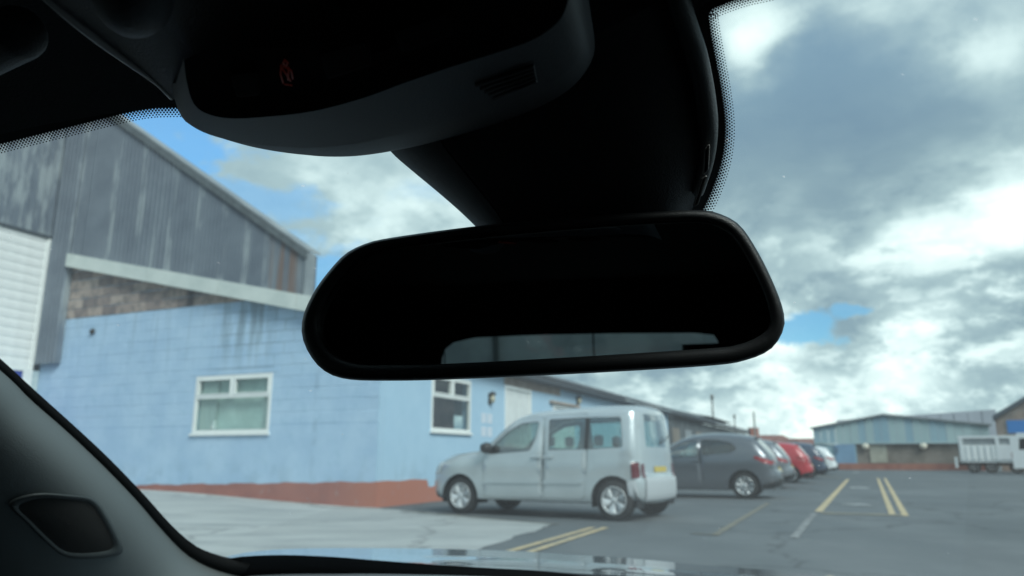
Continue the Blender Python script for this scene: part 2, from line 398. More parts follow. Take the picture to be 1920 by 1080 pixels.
def wall_material(name, kind):
    """paint, brick and cladding whose weathering is laid out along the wall itself"""
    m = bpy.data.materials.new(name); m.use_nodes = True
    g = NT(m.node_tree); p = m.node_tree.nodes['Principled BSDF']
    P = g.n('ShaderNodeNewGeometry').outputs['Position']
    q = g.vmath('SUBTRACT', P, tuple(CORNER))
    r = g.vmath('DOT_PRODUCT', q, tuple(RV)); s = g.vmath('DOT_PRODUCT', q, tuple(U))
    sx = g.n('ShaderNodeSeparateXYZ'); g.l(q, sx.inputs[0]); z = sx.outputs[2]
    cb = g.n('ShaderNodeCombineXYZ'); g.l(r, cb.inputs[0]); g.l(s, cb.inputs[1]); g.l(z, cb.inputs[2])
    v = cb.outputs[0]
    def band(x, lo, hi, soft): return g.math('MULTIPLY', g.maprange(x, lo - soft, lo + soft), g.maprange(x, hi + soft, hi - soft))
    drip = g.noise(g.vmath('MULTIPLY', v, (5.0, 5.0, 0.35)), 1.0, 4, 0.6)
    mott = g.noise(v, 1.3, 6, 0.62)
    p.inputs['Roughness'].default_value = 0.75
    if kind in ('blue', 'blue_joint'):
        c = g.mix(g.maprange(mott, 0.3, 0.7), (0.365, 0.525, 0.695, 1), (0.45, 0.61, 0.765, 1))
        c = g.mix(g.math('MULTIPLY', g.maprange(g.noise(v, 4.5, 5, 0.65), 0.5, 0.72), 0.35), c, (0.28, 0.46, 0.60, 1))
        side = g.maprange(r, -0.06, -0.01)                                    # slightly shifted tone on the side wall
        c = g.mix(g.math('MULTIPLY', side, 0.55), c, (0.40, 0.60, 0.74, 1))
        # damp below the leaking flashing
        st = g.math('MULTIPLY', band(r, -4.3, -2.9, 0.35), g.maprange(z, 2.5, 4.4))
        st = g.math('MULTIPLY', st, g.maprange(drip, 0.42, 0.62))
        c = g.mix(g.math('MULTIPLY', st, 0.8), c, (0.16, 0.22, 0.25, 1))
        st2 = g.math('MULTIPLY', g.maprange(z, 2.2, 4.4), g.maprange(drip, 0.52, 0.70))
        c = g.mix(g.math('MULTIPLY', st2, 0.40), c, (0.22, 0.32, 0.42, 1))
        ch = g.math('MULTIPLY', band(r, -1.62, -1.5, 0.05), g.maprange(g.noise(v, 3.0, 3), 0.35, 0.6))
        c = g.mix(g.math('MULTIPLY', ch, 0.4), c, (0.22, 0.33, 0.45, 1))
        lowd = g.math('MULTIPLY', g.maprange(z, 1.1, 0.45), g.maprange(g.noise(v, 2.4, 5, 0.6), 0.45, 0.65))
        c = g.mix(g.math('MULTIPLY', lowd, 0.35), c, (0.24, 0.36, 0.46, 1))
        if kind == 'blue_joint':                              # dirt sits in the joints where the water runs
            c = g.mix(g.math('MULTIPLY_ADD', g.math('MULTIPLY', band(r, -4.5, -1.9, 0.5), g.maprange(z, 2.3, 3.4)), 0.60, 0.04), c, (0.13, 0.17, 0.20, 1))
        peel = g.maprange(g.noise(v, 3.7, 7, 0.7), 0.66, 0.70)
        c = g.mix(g.math('MULTIPLY', peel, 0.45), c, (0.50, 0.62, 0.70, 1))
        bs, bsc = 0.25, 35
    elif kind == 'brown':
        oi = g.n('ShaderNodeObjectInfo').outputs['Random']
        c = g.ramp(oi, [(0.0, (0.19, 0.155, 0.15)), (0.35, (0.30, 0.235, 0.21)), (0.7, (0.38, 0.305, 0.265)), (1.0, (0.43, 0.355, 0.31))])
        c = g.mix(g.math('MULTIPLY', g.maprange(g.noise(v, 5, 5, 0.6), 0.42, 0.66), 0.6), c, (0.09, 0.09, 0.10, 1))
        hole = g.math('MULTIPLY', band(r, -5.42, -5.2, 0.06), 0.85)
        c = g.mix(hole, c, (0.03, 0.035, 0.045, 1)); bs, bsc = 0.5, 25
    elif kind == 'plinth':
        c = g.mix(g.maprange(mott, 0.3, 0.7), (0.30, 0.125, 0.105, 1), (0.37, 0.15, 0.12, 1))
        c = g.mix(g.maprange(r, -1.3, 0.0), c, (0.43, 0.165, 0.115, 1))
        wear = g.maprange(g.noise(v, 6, 5, 0.65), 0.58, 0.72)
        c = g.mix(g.math('MULTIPLY', wear, 0.4), c, (0.36, 0.30, 0.30, 1)); bs, bsc = 0.3, 30
    else:   # dark cladding
        c = g.mix(g.maprange(mott, 0.3, 0.7), (0.120, 0.150, 0.190, 1), (0.165, 0.200, 0.240, 1))
        wh = g.maprange(g.noise(g.vmath('MULTIPLY', v, (2.6, 2.6, 0.22)), 1.0, 5, 0.65), 0.56, 0.74)
        c = g.mix(g.math('MULTIPLY', wh, 0.50), c, (0.33, 0.38, 0.40, 1))
        for px_ in (107, 148, 215, 268, 328, 380, 427, 471, 510):          # lime run-off below the lap screws
            lr_ = w1(px_, 420)[0]
            ln = g.maprange(g.math('ABSOLUTE', g.math('SUBTRACT', r, lr_ + 0.05)), 0.16, 0.02)
            ln = g.math('MULTIPLY', ln, g.maprange(g.noise(g.vmath('MULTIPLY', v, (3.0, 3.0, 0.9)), 1.0, 4, 0.6), 0.40, 0.62))
            c = g.mix(g.math('MULTIPLY', ln, 0.55), c, (0.42, 0.47, 0.48, 1))
        ru = g.math('MULTIPLY', band(r, -3.2, -1.8, 0.2), g.maprange(g.noise(g.vmath('MULTIPLY', v, (4.5, 4.5, 0.12)), 1.0, 3, 0.6), 0.52, 0.66))
        c = g.mix(g.math('MULTIPLY', ru, 0.75), c, (0.20, 0.12, 0.085, 1)); bs, bsc = 0.1, 20
        p.inputs['Roughness'].default_value = 0.55
    g.setin(p.inputs['Base Color'], c)
    bp = g.n('ShaderNodeBump'); bp.inputs['Strength'].default_value = bs; bp.inputs['Distance'].default_value = 0.01
    g.l(g.noise(v, bsc, 5, 0.65), bp.inputs['Height']); g.l(bp.outputs[0], p.inputs['Normal'])
    MATS[name] = m; return m
for k in ('blue', 'blue_joint', 'brown', 'plinth', 'cladding'): wall_material(k, k)

def ground_material(name, a, b, c2, streak):
    m = bpy.data.materials.new(name); m.use_nodes = True
    g = NT(m.node_tree); p = m.node_tree.nodes['Principled BSDF']
    P = g.n('ShaderNodeNewGeometry').outputs['Position']
    f1 = g.maprange(g.noise(P, 0.35, 6, 0.6), 0.3, 0.7)
    v = g.vmath('MULTIPLY', P, streak)
    f2 = g.maprange(g.noise(v, 1.0, 6, 0.65), 0.42, 0.70)
    f3 = g.noise(P, 90.0, 3, 0.7)
    c = g.mix(f1, (*a, 1), (*b, 1)); c = g.mix(g.math('MULTIPLY', f2, 0.9), c, (*c2, 1))
    c = g.mix(g.math('MULTIPLY', g.maprange(f3, 0.45, 0.7), 0.25), c, (*[x * 1.5 for x in b], 1))
    w_ = g.vmath('ADD', P, g.vmath('MULTIPLY', g.noise(P, 0.9, 5, 0.6, True), (1.6, 1.6, 0)))
    cr = g.n('ShaderNodeTexVoronoi', feature='DISTANCE_TO_EDGE'); cr.inputs['Scale'].default_value = 0.22; g.l(w_, cr.inputs['Vector'])
    c = g.mix(g.math('MULTIPLY', g.maprange(cr.outputs['Distance'], 0.012, 0.003), 0.55), c, (*[x * 0.4 for x in a], 1))
    pv = g.n('ShaderNodeTexVoronoi'); pv.inputs['Scale'].default_value = 0.16; g.l(g.vmath('ADD', P, (3, 1, 0)), pv.inputs['Vector'])
    c = g.mix(g.maprange(g.math('FRACT', g.vmath('DOT_PRODUCT', pv.outputs['Color'], (1, 1, 1))), 0.70, 0.74, 0.0, 0.30), c, (*[x * 0.75 for x in a], 1))
    oil = g.maprange(g.noise(P, 0.8, 5, 0.6), 0.64, 0.74)
    c = g.mix(g.math('MULTIPLY', oil, 0.5), c, (*[x * 0.5 for x in a], 1))
    g.setin(p.inputs['Base Color'], c); p.inputs['Roughness'].default_value = 0.8
    g.setin(p.inputs['Roughness'], g.maprange(f2, 0, 1, 0.82, 0.62))
    bp = g.n('ShaderNodeBump'); bp.inputs['Strength'].default_value = 0.35; bp.inputs['Distance'].default_value = 0.01
    g.l(f3, bp.inputs['Height']); g.l(bp.outputs[0], p.inputs['Normal'])
    MATS[name] = m
ground_material('asphalt', (0.092, 0.106, 0.114), (0.140, 0.156, 0.164), (0.080, 0.092, 0.10), (0.5, 0.16, 1))
ground_material('concrete', (0.36, 0.375, 0.37), (0.47, 0.485, 0.475), (0.255, 0.27, 0.27), (0.55, 2.2, 1))

# ------------------------------------------------------------------ ground, apron, markings
RZ = -AZ
g_ = MB().add([(-400, -400, 0), (500, -400, 0), (500, 900, 0), (-400, 900, 0)], [(0, 1, 2, 3)]).build('ground', M('asphalt')); g_['kind'] = 'structure'
def sheet(name, pts, m, z=0.004):
    o = mesh(name, [wp(p[0], p[1], p[2] if len(p) > 2 else z) for p in pts], [tuple(range(len(pts)))], m); o['kind'] = 'structure'; return o
def rise(r): t = max(0.0, min(1.0, (-r - 0.2) / 6.0)); return 0.23 * t * t * (3 - 2 * t) * 0.6 + 0.23 * t * 0.4
def apron():
    nx, ny = 90, 26; v = []; f = []
    for j in range(ny + 1):
        for i in range(nx + 1):
            r = -16 + i / nx * (16 + 5.0)
            far = 0.0 if r < 0 else -0.02 - 0.46 * r
            if r > 4.4: r = 4.42 + (r - 4.42) * (j / ny)          # the edge swings out towards the camera
            s = far + (-9.5 - far) * (j / ny) ** 1.3
            if r > 0.3 and (j == 0 or i == nx): r += random.uniform(-.05, .05); s += random.uniform(-.07, .03)
            v.append(wp(r, s, 0.006 + rise(r) * (1 - 0.35 * j / ny)))
    for j in range(ny):
        for i in range(nx): a = j * (nx + 1) + i; f.append((a, a + nx + 1, a + nx + 2, a + 1))
    o = mesh('concrete_apron', v, f, M('concrete'), smooth=True); o['kind'] = 'structure'
apron()
def stripe(name, p0, p1, w, m, z=0.008, n=1):
    """painted line between two pixels of the ground"""
    a = Vector((*sr(*p0), 0)); b = Vector((*sr(*p1), 0)); t = (b - a).normalized(); e = Vector((-t.y, t.x, 0)) * w / 2
    return sheet(name, [(a - e)[:2], (b - e)[:2], (b + e)[:2], (a + e)[:2]], m, z)
for p0, p1 in (((962, 1033), (1112, 990)), ((1004, 1033), (1136, 990))):
    a, b = Vector(sr(*p0)), Vector(sr(*p1)); d = (a - b).normalized(); a = a + d * 5
    e = Vector((-d.y, d.x)) * 0.045
    sheet('yellow_line', [a - e, b - e, b + e, a + e], M('yellow_paint'), 0.010)
stripe('yellow_line', (1535, 960), (1590, 899), 0.13, M('yellow_paint'))
stripe('yellow_line', (1674, 967), (1646, 897), 0.10, M('yellow_paint'))
stripe('yellow_line', (1698, 968), (1659, 897), 0.10, M('yellow_paint'))
stripe('worn_line', (1540, 963), (1690, 967), 0.26, M('yellow_faded'), 0.012)
stripe('worn_line', (1340, 1004), (1440, 944), 0.10, M('yellow_worn'))
stripe('worn_line', (1296, 1001), (1346, 1004), 0.09, M('yellow_worn'), 0.012)
stripe('worn_line', (1488, 1010), (1527, 963), 0.10, M('white_worn'))
stripe('worn_line', (1590, 895), (1650, 897), 0.18, M('yellow_worn'), 0.012)
stripe('worn_line', (1520, 890), (1580, 897), 0.2, M('yellow_worn'), 0.014)
def blot(px, py, a, b):
    r0, s0 = sr(px, py); pts = []
    for i in range(18):
        q = 2 * math.pi * i / 18; k = 0.7 + 0.5 * random.random(); pts.append((r0 + a * k * math.cos(q), s0 + b * k * math.sin(q)))
    sheet('worn_arrow', pts, M('white_paint_worn'), 0.009)
mat('white_paint_worn', (0.42, 0.44, 0.44), 0.8, col2=(0.14, 0.15, 0.155), vscale=4)
stripe('worn_line', (752, 959), (1048, 984.5), 0.07, M('yellow_worn'), 0.013)
blot(1606, 947, 0.30, 0.40); blot(1612, 915, 0.34, 0.9); blot(1606, 886, 0.28, 1.6)

# ------------------------------------------------------------------ the blue warehouse
WH = empty('warehouse', CORNER, RZ, 'light blue painted block warehouse with dark corrugated gable cladding and red plinth', 'warehouse')
rf0, zf0 = w1(150, 505); rf1, zf1 = w1(575, 585)
def flash_z(r): return zf0 + (r - rf0) * (zf1 - zf0) / (rf1 - rf0)
FH = 0.34
rv0, zv0 = w1(230, 225); rv1, zv1 = w1(583, 475)
def verge_z(r): return zv0 + (r - rv0) * (zv1 - zv0) / (rv1 - rv0)
W1L, W1R = w1(365, 760)[0], w1(508, 760)[0]; W1B, W1T = w1(436, 812)[1], w1(436, 703)[1]
LEFT = w1(108, 450)[0]                          # corner of the projecting bay
# core of the front wall, with the window opening left free
fw = MB()
def core(x0, x1, z0, z1f, y0=0.0):
    n = max(2, int((x1 - x0) / 0.5)); xs = [x0 + (x1 - x0) * i / n for i in range(n + 1)]
    top = [(x, z1f(x) if callable(z1f) else z1f) for x in xs]
    fw.prism([(x0, z0), (x1, z0)] + top[::-1], 'y', y0, 0.22)
core(LEFT, W1L, 0, lambda x: flash_z(x) + 0.2); core(W1R, 0, 0, lambda x: flash_z(x) + 0.2)
core(W1L, W1R, 0, W1B); core(W1L, W1R, W1T, lambda x: flash_z(x) + 0.2)
front = fw.build('front_wall', M('blue_joint'), WH)
# painted render, flush with the blocks, on the lower storey
ZB = 1.62
rd = MB()
rd.box(LEFT, W1L, -0.008, -0.0005, 0, ZB - 0.02); rd.box(W1R, 0.008, -0.008, -0.0005, 0, ZB - 0.02); rd.box(W1L, W1R, -0.008, -0.0005, 0, W1B - 0.002)
rd.build('lower_render', M('blue'), front)
# blocks
BL, BH, MO = 0.50, 0.25, 0.011
ZP = w1(300, 582)[1]
cache = {}
def block_mesh(w, h, kind):
    k = (round(w, 3), round(h, 3), kind)
    if k not in cache:
        b = MB(); y1, y0, c = -0.0005, -0.0048 if kind == 'blue' else -0.016, 0.009 if kind == 'blue' else 0.005
        b.add([(0, y1, 0), (w, y1, 0), (w, y1, h), (0, y1, h), (c, y0, c), (w - c, y0, c), (w - c, y0, h - c), (c, y0, h - c)],
              [(4, 5, 6, 7), (0, 1, 5, 4), (1, 2, 6, 5), (2, 3, 7, 6), (3, 0, 4, 7)])
        me = bpy.data.meshes.new('block'); me.from_pydata([tuple(v) for v in b.v], [], b.f); me.materials.append(M(kind)); cache[k] = me
    return cache[k]
nb = 0
k = 0; z = ZB
while z < 6.2:
    x = -BL * (0.5 if k % 2 else 0.0)
    while x > LEFT + 0.05:
        x0 = max(x - BL + MO, LEFT + 0.01); x1 = x
        x -= BL
        segs = [(x0, x1)]
        if z + BH > W1B - 0.03 and z < W1T + 0.12:
            segs = []
            if x0 < W1L - 0.04: segs.append((x0, min(x1, W1L - 0.012)))
            if x1 > W1R + 0.04: segs.append((max(x0, W1R + 0.012), x1))
        for a, b in segs:
            if b - a < 0.04 or z > flash_z((a + b) / 2) + 0.05: continue
            kind = 'blue' if z < ZP - 0.1 else 'brown'
            o = bpy.data.objects.new('block', block_mesh(b - a, BH - MO, kind)); COL.objects.link(o); o.parent = front
            o.location = (a, random.uniform(-0.0022, 0.0025), z + random.uniform(-0.003, 0.003)); nb += 1
    if k % 2:
        pass
    z += BH; k += 1
MB().box(W1L - 0.16, W1R + 0.16, -0.013, -0.0005, W1T + 0.015, W1T + 0.11).build('lintel', M('blue'), front)
# vent cowl
r_, z_ = w1(175, 622); MB().lathe([(0.0, -0.06), (0.05, -0.06), (0.075, -0.03), (0.075, 0)], 14, 'y', (r_, -0.012, z_)).build('wall_vent', M('lamp_black'), WH, True)
# plinth, following the rising apron
pl = MB()
pz0 = w1(285, 909); pz1 = w1(700, 903)
def plz(x): return pz1[1] + (x - pz1[0]) * (pz0[1] - pz1[1]) / (pz0[0] - pz1[0]) + 0.012 * math.sin(x * 5.1) + 0.008 * math.sin(x * 13.7)
xs = [LEFT + (0.02 - LEFT) * i / 60 for i in range(61)]
pl.prism([(xs[0], -0.1), (xs[-1], -0.1)] + [(x, max(plz(x), 0.03)) for x in xs[::-1]], 'y', -0.024, -0.009)
S2 = 27.0
ys = [0.0 + i * 0.09 for i in range(60)] + [S2]
def plz2(s): return pz1[1] + 0.01 * math.sin(s * 6) - (0.10 + 0.10 * abs(math.sin(s * 17)) if 1.9 < s < 3.1 else 0)
pl.prism([(ys[0] - 0.024, -0.1), (ys[-1], -0.1)] + [(y, plz2(y)) for y in ys[::-1]], 'x', 0.009, 0.026)
pl.build('plinth', M('plinth'), WH)

def window(parent, place, u0, u1, z0, z1, backing, bm, tz=0.37):
    """casement: two top lights over one wide pane. place(u, d, z): d outwards"""
    W, Hh = u1 - u0, z1 - z0; fr = 0.07; tzz = z1 - tz * Hh; um = (u0 + u1) / 2
    def bx(mb, a, b, c, d, e, f):
        v = [place(x, y, z) for z in (e, f) for (x, y) in ((a, c), (b, c), (b, d), (a, d))]
        mb.add(v, [(0, 3, 2, 1), (4, 5, 6, 7), (0, 1, 5, 4), (1, 2, 6, 5), (2, 3, 7, 6), (3, 0, 4, 7)])
    m = MB()
    bx(m, u0, u0 + fr, -0.06, 0.018, z0, z1); bx(m, u1 - fr, u1, -0.06, 0.018, z0, z1)
    bx(m, u0 + fr, u1 - fr, -0.06, 0.018, z0, z0 + fr); bx(m, u0 + fr, u1 - fr, -0.06, 0.018, z1 - fr, z1)
    bx(m, u0 + fr, u1 - fr, -0.06, 0.018, tzz - fr / 2, tzz + fr / 2); bx(m, um - fr * .6, um + fr * .6, -0.06, 0.018, tzz + fr / 2, z1 - fr)
    w = m.build('window', M('upvc'), parent)
    for (a, b, c, d) in ((u0 + fr, um - fr * .6, tzz + fr / 2, z1 - fr), (um + fr * .6, u1 - fr, tzz + fr / 2, z1 - fr), (u0 + fr, u1 - fr, z0 + fr, tzz - fr / 2)):
        mm = MB()
        if c > tzz:   # sash of the top light
            e = 0.03
            bx(mm, a, a + e, -0.05, 0.03, c, d); bx(mm, b - e, b, -0.05, 0.03, c, d); bx(mm, a + e, b - e, -0.05, 0.03, c, c + e); bx(mm, a + e, b - e, -0.05, 0.03, d - e, d)
            mm.build('sash', M('upvc'), w)
        p = MB(); p.add([place(a, -0.02, c), place(b, -0.02, c), place(b, -0.02, d), place(a, -0.02, d)], [(0, 1, 2, 3)]); p.build('pane', M('pane'), w)
    m = MB(); bx(m, u0 - 0.03, u1 + 0.03, -0.02, 0.06, z0 - 0.05, z0 + 0.001); m.build('sill', M('upvc'), w)
    m = MB(); bd = -0.16 if backing == 'blind' else -0.45
    m = MB(); bx(m, u0 + 0.002, u1 - 0.002, bd - .02, bd, z0 + .002, z1 - .002); m.build('room_backing', M(bm), w)
    m = MB()
    if backing == 'blind':
        bx(m, u0 + fr, u0 + fr + W * .22, -0.12, -0.11, z0 + fr, z1 - fr); bx(m, u1 - fr - W * .1, u1 - fr, -0.12, -0.11, z0 + fr, z1 - fr)
        m.build('curtain', M('curtain'), w)
        j = MB().lathe([(0.0, 0), (0.05, 0), (0.07, 0.08), (0.03, 0.15), (0.045, 0.2), (0, 0.2)], 12, 'z', place(u0 + W * .25, -0.08, z0 + fr))
        j.build('vase', M('white_paint'), w, True)
    return w
mat('curtain', (0.60, 0.66, 0.63), 0.8, var=0.1, vscale=9, streak=(3, 3, 0.2))
window(WH, lambda u, d, z: (u, -d, z), W1L, W1R, W1B, W1T, 'blind', 'blind')

# side wall with its openings
A2, B2 = w2(808, 760)[0], w2(882, 760)[0]; ZB2, ZT2 = w2(880, 812)[1], w2(882, 713)[1] - 0.02
D1a, D1b = w2(946, 760)[0], w2(995, 760)[0]; D2a, D2b = w2(1036, 757)[0], w2(1075, 763)[0]; DT1, DT2 = w2(970, 727)[1], w2(1055, 761)[1]
EAVE = 3.32
sw = MB()
def sbox(a, b, z0, z1): sw.box(-0.22, 0.0, a, b, z0, z1)
sbox(0.222, A2, 0, EAVE); sbox(A2, B2, 0, ZB2); sbox(A2, B2, ZT2, EAVE); sbox(B2, D1a, 0, EAVE); sbox(D1a, D1b, DT1, EAVE); sbox(D1b, D2a, 0, EAVE); sbox(D2a, D2b, DT2, EAVE); sbox(D2b, S2, 0, EAVE)
sw.box(-0.22, 0.0, 0.2205, 0.222, 0, EAVE)
side = sw.build('side_wall', M('blue'), WH)
window(WH, lambda u, d, z: (d, u, z), A2, B2, ZB2, ZT2, 'plain', 'reflected_brick')
def door(a, b, zt):
    d = MB(); f = 0.08
    d.box(-0.1, 0.03, a, a + f, 0.0, zt); d.box(-0.1, 0.03, b - f, b, 0, zt); d.box(-0.1, 0.03, a + f, b - f, zt - f, zt)
    o = d.build('door', M('upvc'), WH)
    box('leaf', -0.06, -0.01, a + f, b - f, 0.02, zt - f, M('door_white'), o)
    w_ = (b - a - 2 * f)
    for k in (0.12, 0.56):
        box('raised_panel', -0.012, 0.004, a + f + w_ * k, a + f + w_ * (k + .32), 0.3, 1.0, M('door_white'), o)
        box('raised_panel', -0.012, 0.004, a + f + w_ * k, a + f + w_ * (k + .32), 1.25, zt - 0.35, M('door_white'), o)
    MB().tube([(0.0, b - f - 0.12, 1.05), (0.05, b - f - 0.12, 1.05), (0.05, b - f - 0.26, 1.05)], 0.012, 8).build('handle', M('lamp_black'), o, True)
door(D1a, D1b, DT1); door(D2a, D2b, DT2)
brz = w2(945, 714)[1]
br = MB(); s0_, s1_ = D1a - 0.05, w2(1050, 735)[0]
br.prism([(s0_, DT1 + 0.02), (D1b + .05, DT1 + 0.01), (s1_, DT2 + 0.30), (s1_ - 0.04, EAVE - 0.05), (s0_ + 0.02, EAVE - 0.02)], 'x', 0.001, 0.012)
br.build('bare_render', M('brown_render'), WH)
MB().box(0.001, 0.10, D2a - 0.3, D2b + 0.5, DT2 + 0.02, DT2 + 0.10).build('door_hood', M('brown_render'), WH)
def wall_lamp(px, py, label):
    s, z = w2(px, py)
    e = empty('wall_lamp', wp(0, s, z), RZ, label, 'lamp', 'bulkhead lamps beside the white doors')
    MB().box(0.001, 0.03, -0.09, 0.09, -0.14, 0.14).build('back_plate', M('lamp_black'), e)
    MB().lathe([(0.0, -0.10), (0.05, -0.10), (0.07, 0.0), (0.06, 0.10), (0, 0.11)], 12, 'z', (0.085, 0, 0)).build('diffuser', M('lamp_glass'), e, True)
    MB().lathe([(0.0, 0.20), (0.06, 0.17), (0.105, 0.115), (0.10, 0.10), (0, 0.10)], 12, 'z', (0.085, 0, 0)).build('hood', M('lamp_black'), e, True)
wall_lamp(918, 748, 'black wall lamp with amber glass left of the nearer white door')
wall_lamp(1082, 752, 'small dark wall lamp above the silver van roof, right of the white door')
sg = empty('wall_notices', wp(0, w2(912, 793)[0], w2(912, 793)[1]), RZ, 'faded pale notices on the blue wall between the window and the white door', 'sign')
for (a, b) in ((-0.30, 0.14), (0.06, 0.14), (-0.30, -0.20), (0.06, -0.20)):
    box('notice', 0.001, 0.006, a, a + 0.28, b - 0.14, b + 0.10, M('sign_pale'), sg)

# eaves, gutter and lean-to roof
BACK = 62.0
MB().prism([(0.003, EAVE - 0.22), (0.34, EAVE - 0.16), (0.34, EAVE - 0.10), (0.003, EAVE - 0.10)], 'y', 0.0, BACK).build('soffit', M('fascia_dark'), WH)
gt = MB(); prof = [(0.34 + 0.075 * math.cos(q), EAVE + 0.02 + 0.09 * math.sin(q)) for q in [math.pi + math.pi * i / 8 for i in range(9)]]
prof2 = [(0.34 + 0.065 * math.cos(q), EAVE + 0.02 + 0.08 * math.sin(q)) for q in [2 * math.pi - math.pi * i / 8 for i in range(9)]]
gt.prism(prof + prof2, 'y', -0.05, BACK); gt.build('gutter', M('gutter'), WH)
rs = MB(); rx1 = rv1 - 0.0
n = 0
yy = -0.12
while yy < BACK:
    for (w_, dz) in ((0.075, 0), (0.035, 0.028), (0.055, 0.028), (0.035, 0)):
        n += 1; rs.v += [Vector((0.36, yy, EAVE + 0.03 + dz)), Vector((rx1, yy, EAVE + 0.03 + dz + 0.238 * (0.36 - rx1)))]; yy += w_ * (1 if yy < 30 else 4)
rs.f = [(2 * i, 2 * i + 1, 2 * i + 3, 2 * i + 2) for i in range(n - 1)]
rs.build('lean_to_roof', M('roof_sheet'), WH)

# gable cladding: one corrugated sheet between each pair of laps
laps = [148, 170, 215, 268, 328, 380, 427, 471, 510, 549, 583]
lr = [w1(x, 420)[0] for x in laps]; lr[-1] = rv1
def clad(x0, x1, zb, zt, ribs, name='cladding_sheet', axis='x', fixed=-0.12, sgn=-1):
    v = []; f = []; i = 0
    p = (x1 - x0) / ribs
    cols = []
    for k in range(ribs):
        a = x0 + k * p
        cols += [(a, 0), (a + .30 * p, 0), (a + .42 * p, 1), (a + .78 * p, 1), (a + .90 * p, 0)]
    cols.append((x1, 0))
    d = 0.05 * min(1, p / 0.16)
    for (x, h) in cols:
        off = fixed + sgn * h * d
        for zz in (zb(x), zt(x)): v.append((x, off, zz) if axis == 'x' else (off, x, zz))
    f = [(2 * j, 2 * j + 2, 2 * j + 3, 2 * j + 1) for j in range(len(cols) - 1)]
    return mesh(name, v, f, M('cladding'), WH)
for a, b in zip(lr, lr[1:]):
    clad(a, b, lambda x: flash_z(x) + FH - 0.05, lambda x: verge_z(x) - 0.02, 7)
    MB().box(a - 0.02, a + 0.02, -0.135, -0.122, flash_z(a) + FH, verge_z(a) - 0.05).build('lap_strip', M('lap'), WH) if False else None
sL = w1(93, 600)[0]; sb = w1(110, 682)[1]
clad(LEFT, lr[0], lambda x: sb, lambda x: 13.0, 5, fixed=-0.14)
box('cladding_return', lr[0], lr[0] + 0.02, -0.14, -0.005, sb, flash_z(lr[0]) + FH, M('cladding'), WH)
# verge capping and corner flashing
vg = MB(); a, b = Vector((lr[0] - 1, verge_z(lr[0] - 1))), Vector((rv1 + 0.06, verge_z(rv1 + 0.06)))
vg.prism([(a.x, a.y - 0.15), (b.x, b.y - 0.14), (b.x, b.y + 0.04), (a.x, a.y + 0.04)], 'y', -0.20, -0.175); vg.build('verge_flashing', M('verge_dark'), WH)
vg = MB(); vg.prism([(a.x, a.y + 0.041), (b.x, b.y + 0.041), (b.x, b.y + 0.09), (a.x, a.y + 0.09)], 'y', -0.21, 0.25); vg.build('verge_cap', M('roof_sheet'), WH)
box('corner_flashing', rv1 - 0.01, rv1 + 0.05, -0.18, 0.1, flash_z(rv1) + 0.2, verge_z(rv1) - 0.02, M('roof_sheet'), WH)
# white bottom flashing in lengths
fl = [lr[0] + 0.02] + [w1(x, 520)[0] for x in (292, 425, 572)] + [0.36]
for a, b in zip(fl, fl[1:]):
    MB().prism([(a + 0.006, flash_z(a)), (b - 0.006, flash_z(b)), (b - 0.006, flash_z(b) + FH), (a + 0.006, flash_z(a) + FH)], 'y', -0.235, -0.02).build('white_flashing', M('flashing'), WH)
# hall walls and roof behind the gable
hb = MB()
# (the gable stands up as a parapet before a lower flat roof)
hb.prism([(LEFT - 1, flash_z(LEFT - 1) + .28), (rv1, flash_z(rv1) + .28), (rv1, verge_z(rv1) - .03), (LEFT - 1, verge_z(LEFT - 1) - .03)], 'y', -0.10, 0.22)
hb.box(LEFT - 1, rv1 - 0.02, 0.221, 26, 3.2, 4.0)
hb.build('hall_shell', M('cladding'), WH)
# projecting bay with the white roller door
BX = LEFT; DTz = w1(108, 450)[1]; DBz = w1(77, 692)[1]
box('door_header', BX - 0.12, BX - 0.001, -4.0, -0.145, DTz + 0.001, DTz + 0.06, M('fascia_dark'), WH)
clad(-4.0, -0.145, lambda x: DTz + 0.06, lambda x: 13.0, 22, axis='y', fixed=BX - 0.08, sgn=1)
box('bay_front', BX - 5, BX - 0.13, -4.0, -3.9, 0, 13, M('cladding'), WH)
box('corner_post', BX - 0.30, BX - 0.001, -0.144, -0.005, sb, 13.0, M('cladding'), WH)
rd_ = empty('roller_door', wp(BX, -2.0, 0.2), RZ, 'white ribbed roller door in the dark cladding at the left edge', 'roller door')
zz = DBz; i = 0
hs = 0.235
me_slat = None
while zz < DTz - 0.02:
    h = min(hs, DTz - zz)
    pr = [(-0.10, 0.004), (-0.075, 0.004), (-0.064, h * .30), (-0.064, h * .70), (-0.075, h - 0.004), (-0.10, h - 0.004)]
    if me_slat is None or h < hs - 1e-6:
        o = MB().prism(pr, 'y', -1.9, 1.78).build('slat', M('white_paint'), rd_)
        me_slat = o.data if me_slat is None else me_slat
    else:
        o = bpy.data.objects.new('slat', me_slat); COL.objects.link(o); o.parent = rd_
    o.location = (0, 0, zz - 0.2); zz += h
box('guide_rail', -0.10, -0.03, 1.78, 1.85, -0.2, DTz - 0.2, M('upvc'), rd_)
box('bottom_bar', -0.10, -0.035, -1.9, 1.78, DBz - 0.28, DBz - 0.2, M('upvc'), rd_)
zdk = DBz - 0.28
box('blue_panel', -0.09, -0.06, -1.9, 1.62, -0.15, zdk, M('door_blue_sign'), rd_)
box('jamb', -0.10, -0.03, 1.62, 1.779, -0.2, zdk, M('upvc'), rd_)

